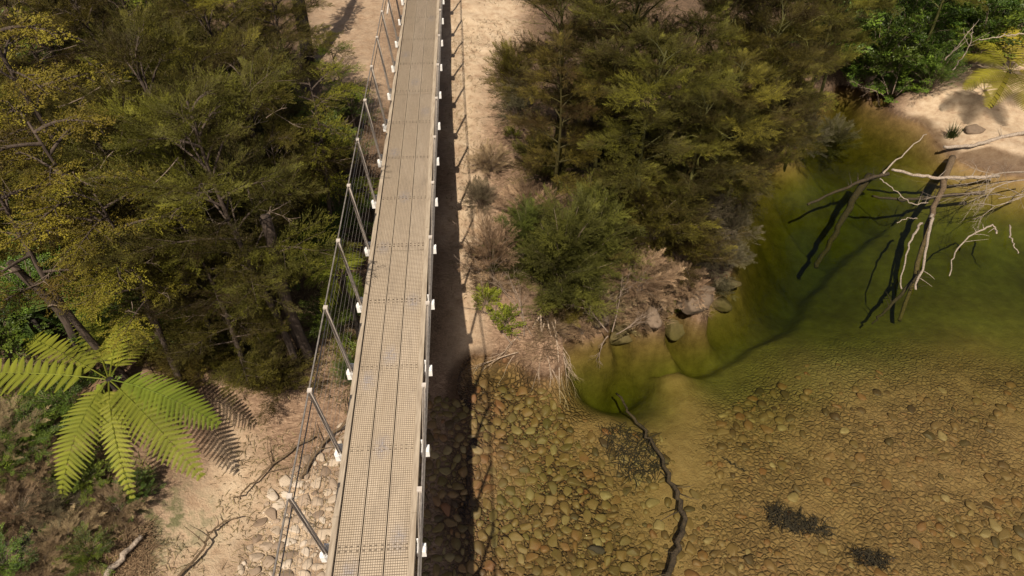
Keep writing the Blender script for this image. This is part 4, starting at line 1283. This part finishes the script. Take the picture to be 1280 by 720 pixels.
stick('dead_branch', [(1115,212,.05),(1150,219,.08),(1190,222,.1),(1250,220,.15)], (.05, .07), 'driftwood', 'pale horizontal branch lying across the pool toward the spit', twigs=7, seed=3)
stick('log', [(1190,196,.06),(1178,235,.0),(1162,275,-.08),(1148,330,-.35),(1125,400,-.8)], (.085, .04), 'brownwood', 'long dark brown log slanting from the spit down into the pool', 'log')
stick('dead_branch', [(1166,268,.12),(1160,300,.1),(1145,362,.08)], (.06, .03), 'driftwood', 'pale forked limb end poking out of the pool beside the log', twigs=2, seed=5)
stick('dead_branch', [(1152,278,.05),(1137,305,.12),(1125,360,.15)], (.045, .018), 'driftwood', 'thin grey limb end left of the pale forked limb', seed=6)
stick('dead_branch', [(1187,345,.05),(1194,316,.10),(1215,293,.18),(1240,282,.2),(1246,291,.15)], (.018, .032), 'driftwood', 'pale crooked branch arching over the green pool', twigs=5, seed=7)
stick('dead_branch', [(1262,283,.1),(1264,300,.12),(1272,316,.05)], (.03, .015), 'driftwood', 'short pale branch stub at the right edge of the pool', seed=8)
stick('dead_branch', [(1100,224,.1),(1120,238,.1),(1138,254,.08),(1160,253,.1)], (.02, .015), 'driftwood', 'grey thin branch lying on the water below the pale stick', twigs=3, seed=9)
stick('dead_branch', [(1122,278,.04),(1135,273,.08),(1148,273,.05)], (.014, .01), 'driftwood', 'small pale twig lying on the water between the two logs', seed=10)
stick('log', [(1180,184,.2),(1215,182,.3),(1250,172,.4),(1300,162,.5)], (.06, .08), 'driftwood', 'grey weathered log lying across the sandy spit', 'log', twigs=4, seed=11)
stick('log', [(1086,219,-.25),(1060,262,-.4),(1040,300,-.55),(1020,334,-.75)], (.10, .05), 'wetwood', 'black sunken log lying under the pool left of the brown log', 'log')
stick('dead_branch', [(1010,256,-.15),(1045,240,-.12),(1080,225,-.05),(1110,218,-.02)], (.03, .05), 'wetwood', 'dark sunken branch reaching left from the black sunken log', twigs=8, seed=13)
stick('dead_branch', [(1090,245,-.2),(1130,250,-.1),(1180,245,-.05),(1230,240,.05)], (.03, .05), 'wetwood', 'dark sunken branch crossing under the pale horizontal branch', twigs=8, seed=14)
stick('dead_branch', [(1090,405,-.6),(1115,380,-.4),(1150,340,-.2)], (.02, .05), 'wetwood', 'dark forked branch under water below the brown log', twigs=6, seed=15)
stick('dead_branch', [(772,492,-.25),(790,520,-.2),(815,553,-.15),(838,600,-.12),(853,640,-.1),(850,680,-.1),(832,725,-.12)], (.02, .055), 'wetwood', 'long dark curved branch lying under the shallow water', twigs=7, seed=16, wob=.08)
stick('dead_branch', [(905,572,-.3),(920,582,-.3),(932,590,-.3)], (.012, .012), 'wetwood', 'short black twig on the stony river bed', seed=17)
stick('log', [(120,735,1.02),(150,700,1.05),(176,670,1.05)], (.065, .05), 'driftwood', 'pale grey driftwood log on the left bank', 'log', seed=18)
stick('dead_branch', [(222,722,.75),(250,690,.75),(268,660,.72),(296,648,.7)], (.022, .012), 'brownwood', 'thin brown stick lying on the sandy beach', twigs=2, seed=19)
stick('dead_branch', [(292,625,.72),(320,600,.68),(355,570,.65),(392,545,.7)], (.012, .02), 'brownwood', 'bent thin stick crossing the beach toward the bridge', twigs=4, seed=20)
stick('dead_branch', [(375,600,.55),(400,560,.62),(440,520,.75),(470,490,.8)], (.03, .02), 'brownwood', 'dark stick running under the bridge rail', twigs=4, seed=21)
stick('dead_branch', [(0,422,2.0),(22,410,2.05),(38,395,2.1),(50,380,2.2)], (.022, .012), 'driftwood', 'pale curved twig in the shade at the left edge', twigs=3, seed=22)
stick('dead_branch', [(1180,75,1.9),(1195,60,2.3),(1210,40,2.8)], (.03, .015), 'driftwood', 'bare grey stick leaning among the glossy bushes', twigs=5, seed=23)
stick('dead_branch', [(1190,88,1.6),(1207,65,2.2),(1216,40,2.7)], (.025, .012), 'driftwood', 'second bare grey stick leaning beside the golden fern', twigs=5, seed=24)
stick('dead_branch', [(1225,50,2.4),(1255,45,2.5),(1285,42,2.6)], (.015, .03), 'driftwood', 'pale branch behind the golden tree fern', twigs=5, seed=25)
for k, (pp, lb) in enumerate((([(118,70,5.2),(140,100,5.1),(163,138,5.0)], 'pale dead limb in the tree beside the yellow layered tree'),
                              ([(228,235,4.8),(245,248,4.8),(255,262,4.7)], 'pale dead twig in the middle feathery tree'))):
    stick('dead_branch', pp, (.018, .006), 'driftwood', lb, twigs=3, seed=40 + k)

# twiggy dead things: one recursive skeleton each
def twiggy(name, roots, mat, label, cat, seed, depth=3, spread=.6, droop=-.1, kids=4):
    rg_ = random.Random(seed); m_ = MB(); o0 = None
    def grow(p, d, L, r_, lev):
        e = p + d * L
        pts = bez(p, p + d * L * .5 + rvec(rg_, .10 * L), e + np.array([0, 0, droop * L * .4]), 6)
        m_.tube(pts, np.linspace(r_, r_ * .45, 6), 5 if lev == 0 else 4, cap=lev == 0)
        if lev >= depth: return
        for k in range(kids):
            i = rg_.randrange(2, 6); d2 = unit(d + rvec(rg_, spread) + np.array([0, 0, droop * .5]))
            grow(pts[i], d2, L * rg_.uniform(.35, .7), r_ * .5, lev + 1)
    for a, b, r_ in roots:
        A = W(*a); Bq = W(*b)
        if o0 is None: o0 = A
        grow(A, unit(Bq - A), np.linalg.norm(Bq - A), r_, 0)
    o = m_.build(name, M[mat], smooth=True, origin=tuple(o0))
    return tag(o, label, cat)
twiggy('dead_roots', [((676,392,.8),(694,470,.12),.022), ((690,402,.7),(700,478,.1),.018), ((684,398,.75),(709,452,.2),.016), ((680,404,.7),(683,462,.12),.017), ((694,400,.7),(712,440,.3),.014), ((674,396,.75),(646,442,.2),.022), ((648,440,.22),(596,452,.1),.013)], 'rootwood', 'tangled pale dead roots hanging from the bank into the shallows', 'roots', 61, 3, .30, -.5)
twiggy('dead_bush', [((1290,225,.3),(1235,238,.5),.02), ((1290,235,.2),(1245,255,.3),.018), ((1290,215,.4),(1240,222,.7),.018), ((1290,240,.2),(1250,245,.7),.018)], 'driftwood', 'grey twiggy dead bush fallen at the right edge of the pool', 'dead bush', 63, 3, .45)
twiggy('dead_bush', [((640,430,.4),(600,340,1.2),.015), ((655,420,.5),(625,330,1.3),.015), ((665,420,.5),(640,370,1.0),.014), ((650,425,.45),(610,390,.8),.014)], 'twig', 'reddish brown twiggy dead bush left of the bright green bush', 'dead bush', 64, 3, .5)
twiggy('dead_bush', [((760,415,.6),(735,385,1.0),.015), ((765,415,.6),(775,370,1.1),.015), ((770,418,.55),(800,395,.9),.014), ((760,420,.5),(750,440,.15),.014)], 'twig', 'dry brown twiggy bush on the bank below the bright green bush', 'dead bush', 65, 3, .5)
twiggy('dead_bush', [((1110,118,.3),(1100,90,.9),.016), ((1115,118,.3),(1125,85,1.0),.016), ((1105,120,.3),(1075,108,.6),.014), ((1120,120,.2),(1135,105,.6),.014)], 'twig', 'bare brown twigs at the water edge across the pool', 'dead bush', 66, 3, .5)
twiggy('dead_bush', [((830,235,1.2),(815,200,1.9),.02), ((835,235,1.2),(850,205,1.8),.02), ((838,238,1.1),(875,225,1.6),.018), ((830,240,1.1),(840,262,1.3),.016)], 'twig', 'pinkish dry twiggy bush in front of the right bank trees', 'dead bush', 67, 3, .5)

# sunken weed clumps
def weed(px0, pts, z, seed, label, n=170, L=.3):
    rg_ = random.Random(seed); A = pxpoly(pts, z); m_ = MB(); c = A.mean(0)
    lo, hi = A.min(0), A.max(0); k = 0
    while k < n:
        p = np.array([rg_.uniform(lo[0], hi[0]), rg_.uniform(lo[1], hi[1])])
        if sdf_poly(p[None], A)[0] < .10 * (rg_.random() ** 2) - .02: continue
        a = rg_.uniform(0, 6.28); zz = min(gz(*p) + rg_.uniform(.02, .09), -.02)
        b0 = np.array([p[0], p[1], zz]); e = b0 + np.array([math.cos(a), math.sin(a), rg_.uniform(-.08, .08)]) * L * rg_.uniform(.4, 1.2)
        m_.tube(bez(b0, (b0 + e) / 2 + rvec(rg_, .08), e, 5), np.linspace(.008, .003, 5) * rg_.uniform(.4, 1.4), 3, cap=False)
        k += 1
    o = m_.build('sunken_weed', M['weed'], smooth=True, origin=(c[0], c[1], z))
    return tag(o, label, 'water weed', 'dark weed clumps on the river bed')
weed(0, [(750,540),(775,532),(812,545),(830,590),(808,600),(788,606),(770,590)], -.4, 71, 'dark brown weed clump beside the long curved sunken branch', 430, .26)
weed(0, [(955,635),(985,638),(1015,648),(1045,668),(1030,672),(990,665),(962,655)], -.25, 72, 'black weed clump on the stony bed at the lower right', 330, .18)
weed(0, [(1062,692),(1080,686),(1110,700),(1118,712),(1080,708)], -.25, 73, 'small black weed clump near the bottom edge', 190, .16)
# grass tuft on the spit
b = G(1189, 172); cr = MB(); rg = random.Random(8)
for k in range(120):
    a = rg.uniform(0, 6.28); L = rg.uniform(.2, .5); p = b + np.array([rg.gauss(0, .06), rg.gauss(0, .06), -.02])
    d = np.array([math.cos(a) * .45, math.sin(a) * .45, 1]); sd = np.array([-math.sin(a), math.cos(a), 0]) * .006
    e = p + d * L; cr.add([p - sd, p + sd, p + d * L * .6 + sd, e, p + d * L * .6 - sd], Q=[(0, 1, 2, 4)], T=[(4, 2, 3)], tint=rg.random())
tag(cr.build('grass_tuft', M['fern_dark'], origin=tuple(b)), 'dark spiky grass tuft growing at the edge of the sandy spit', 'grass tuft')
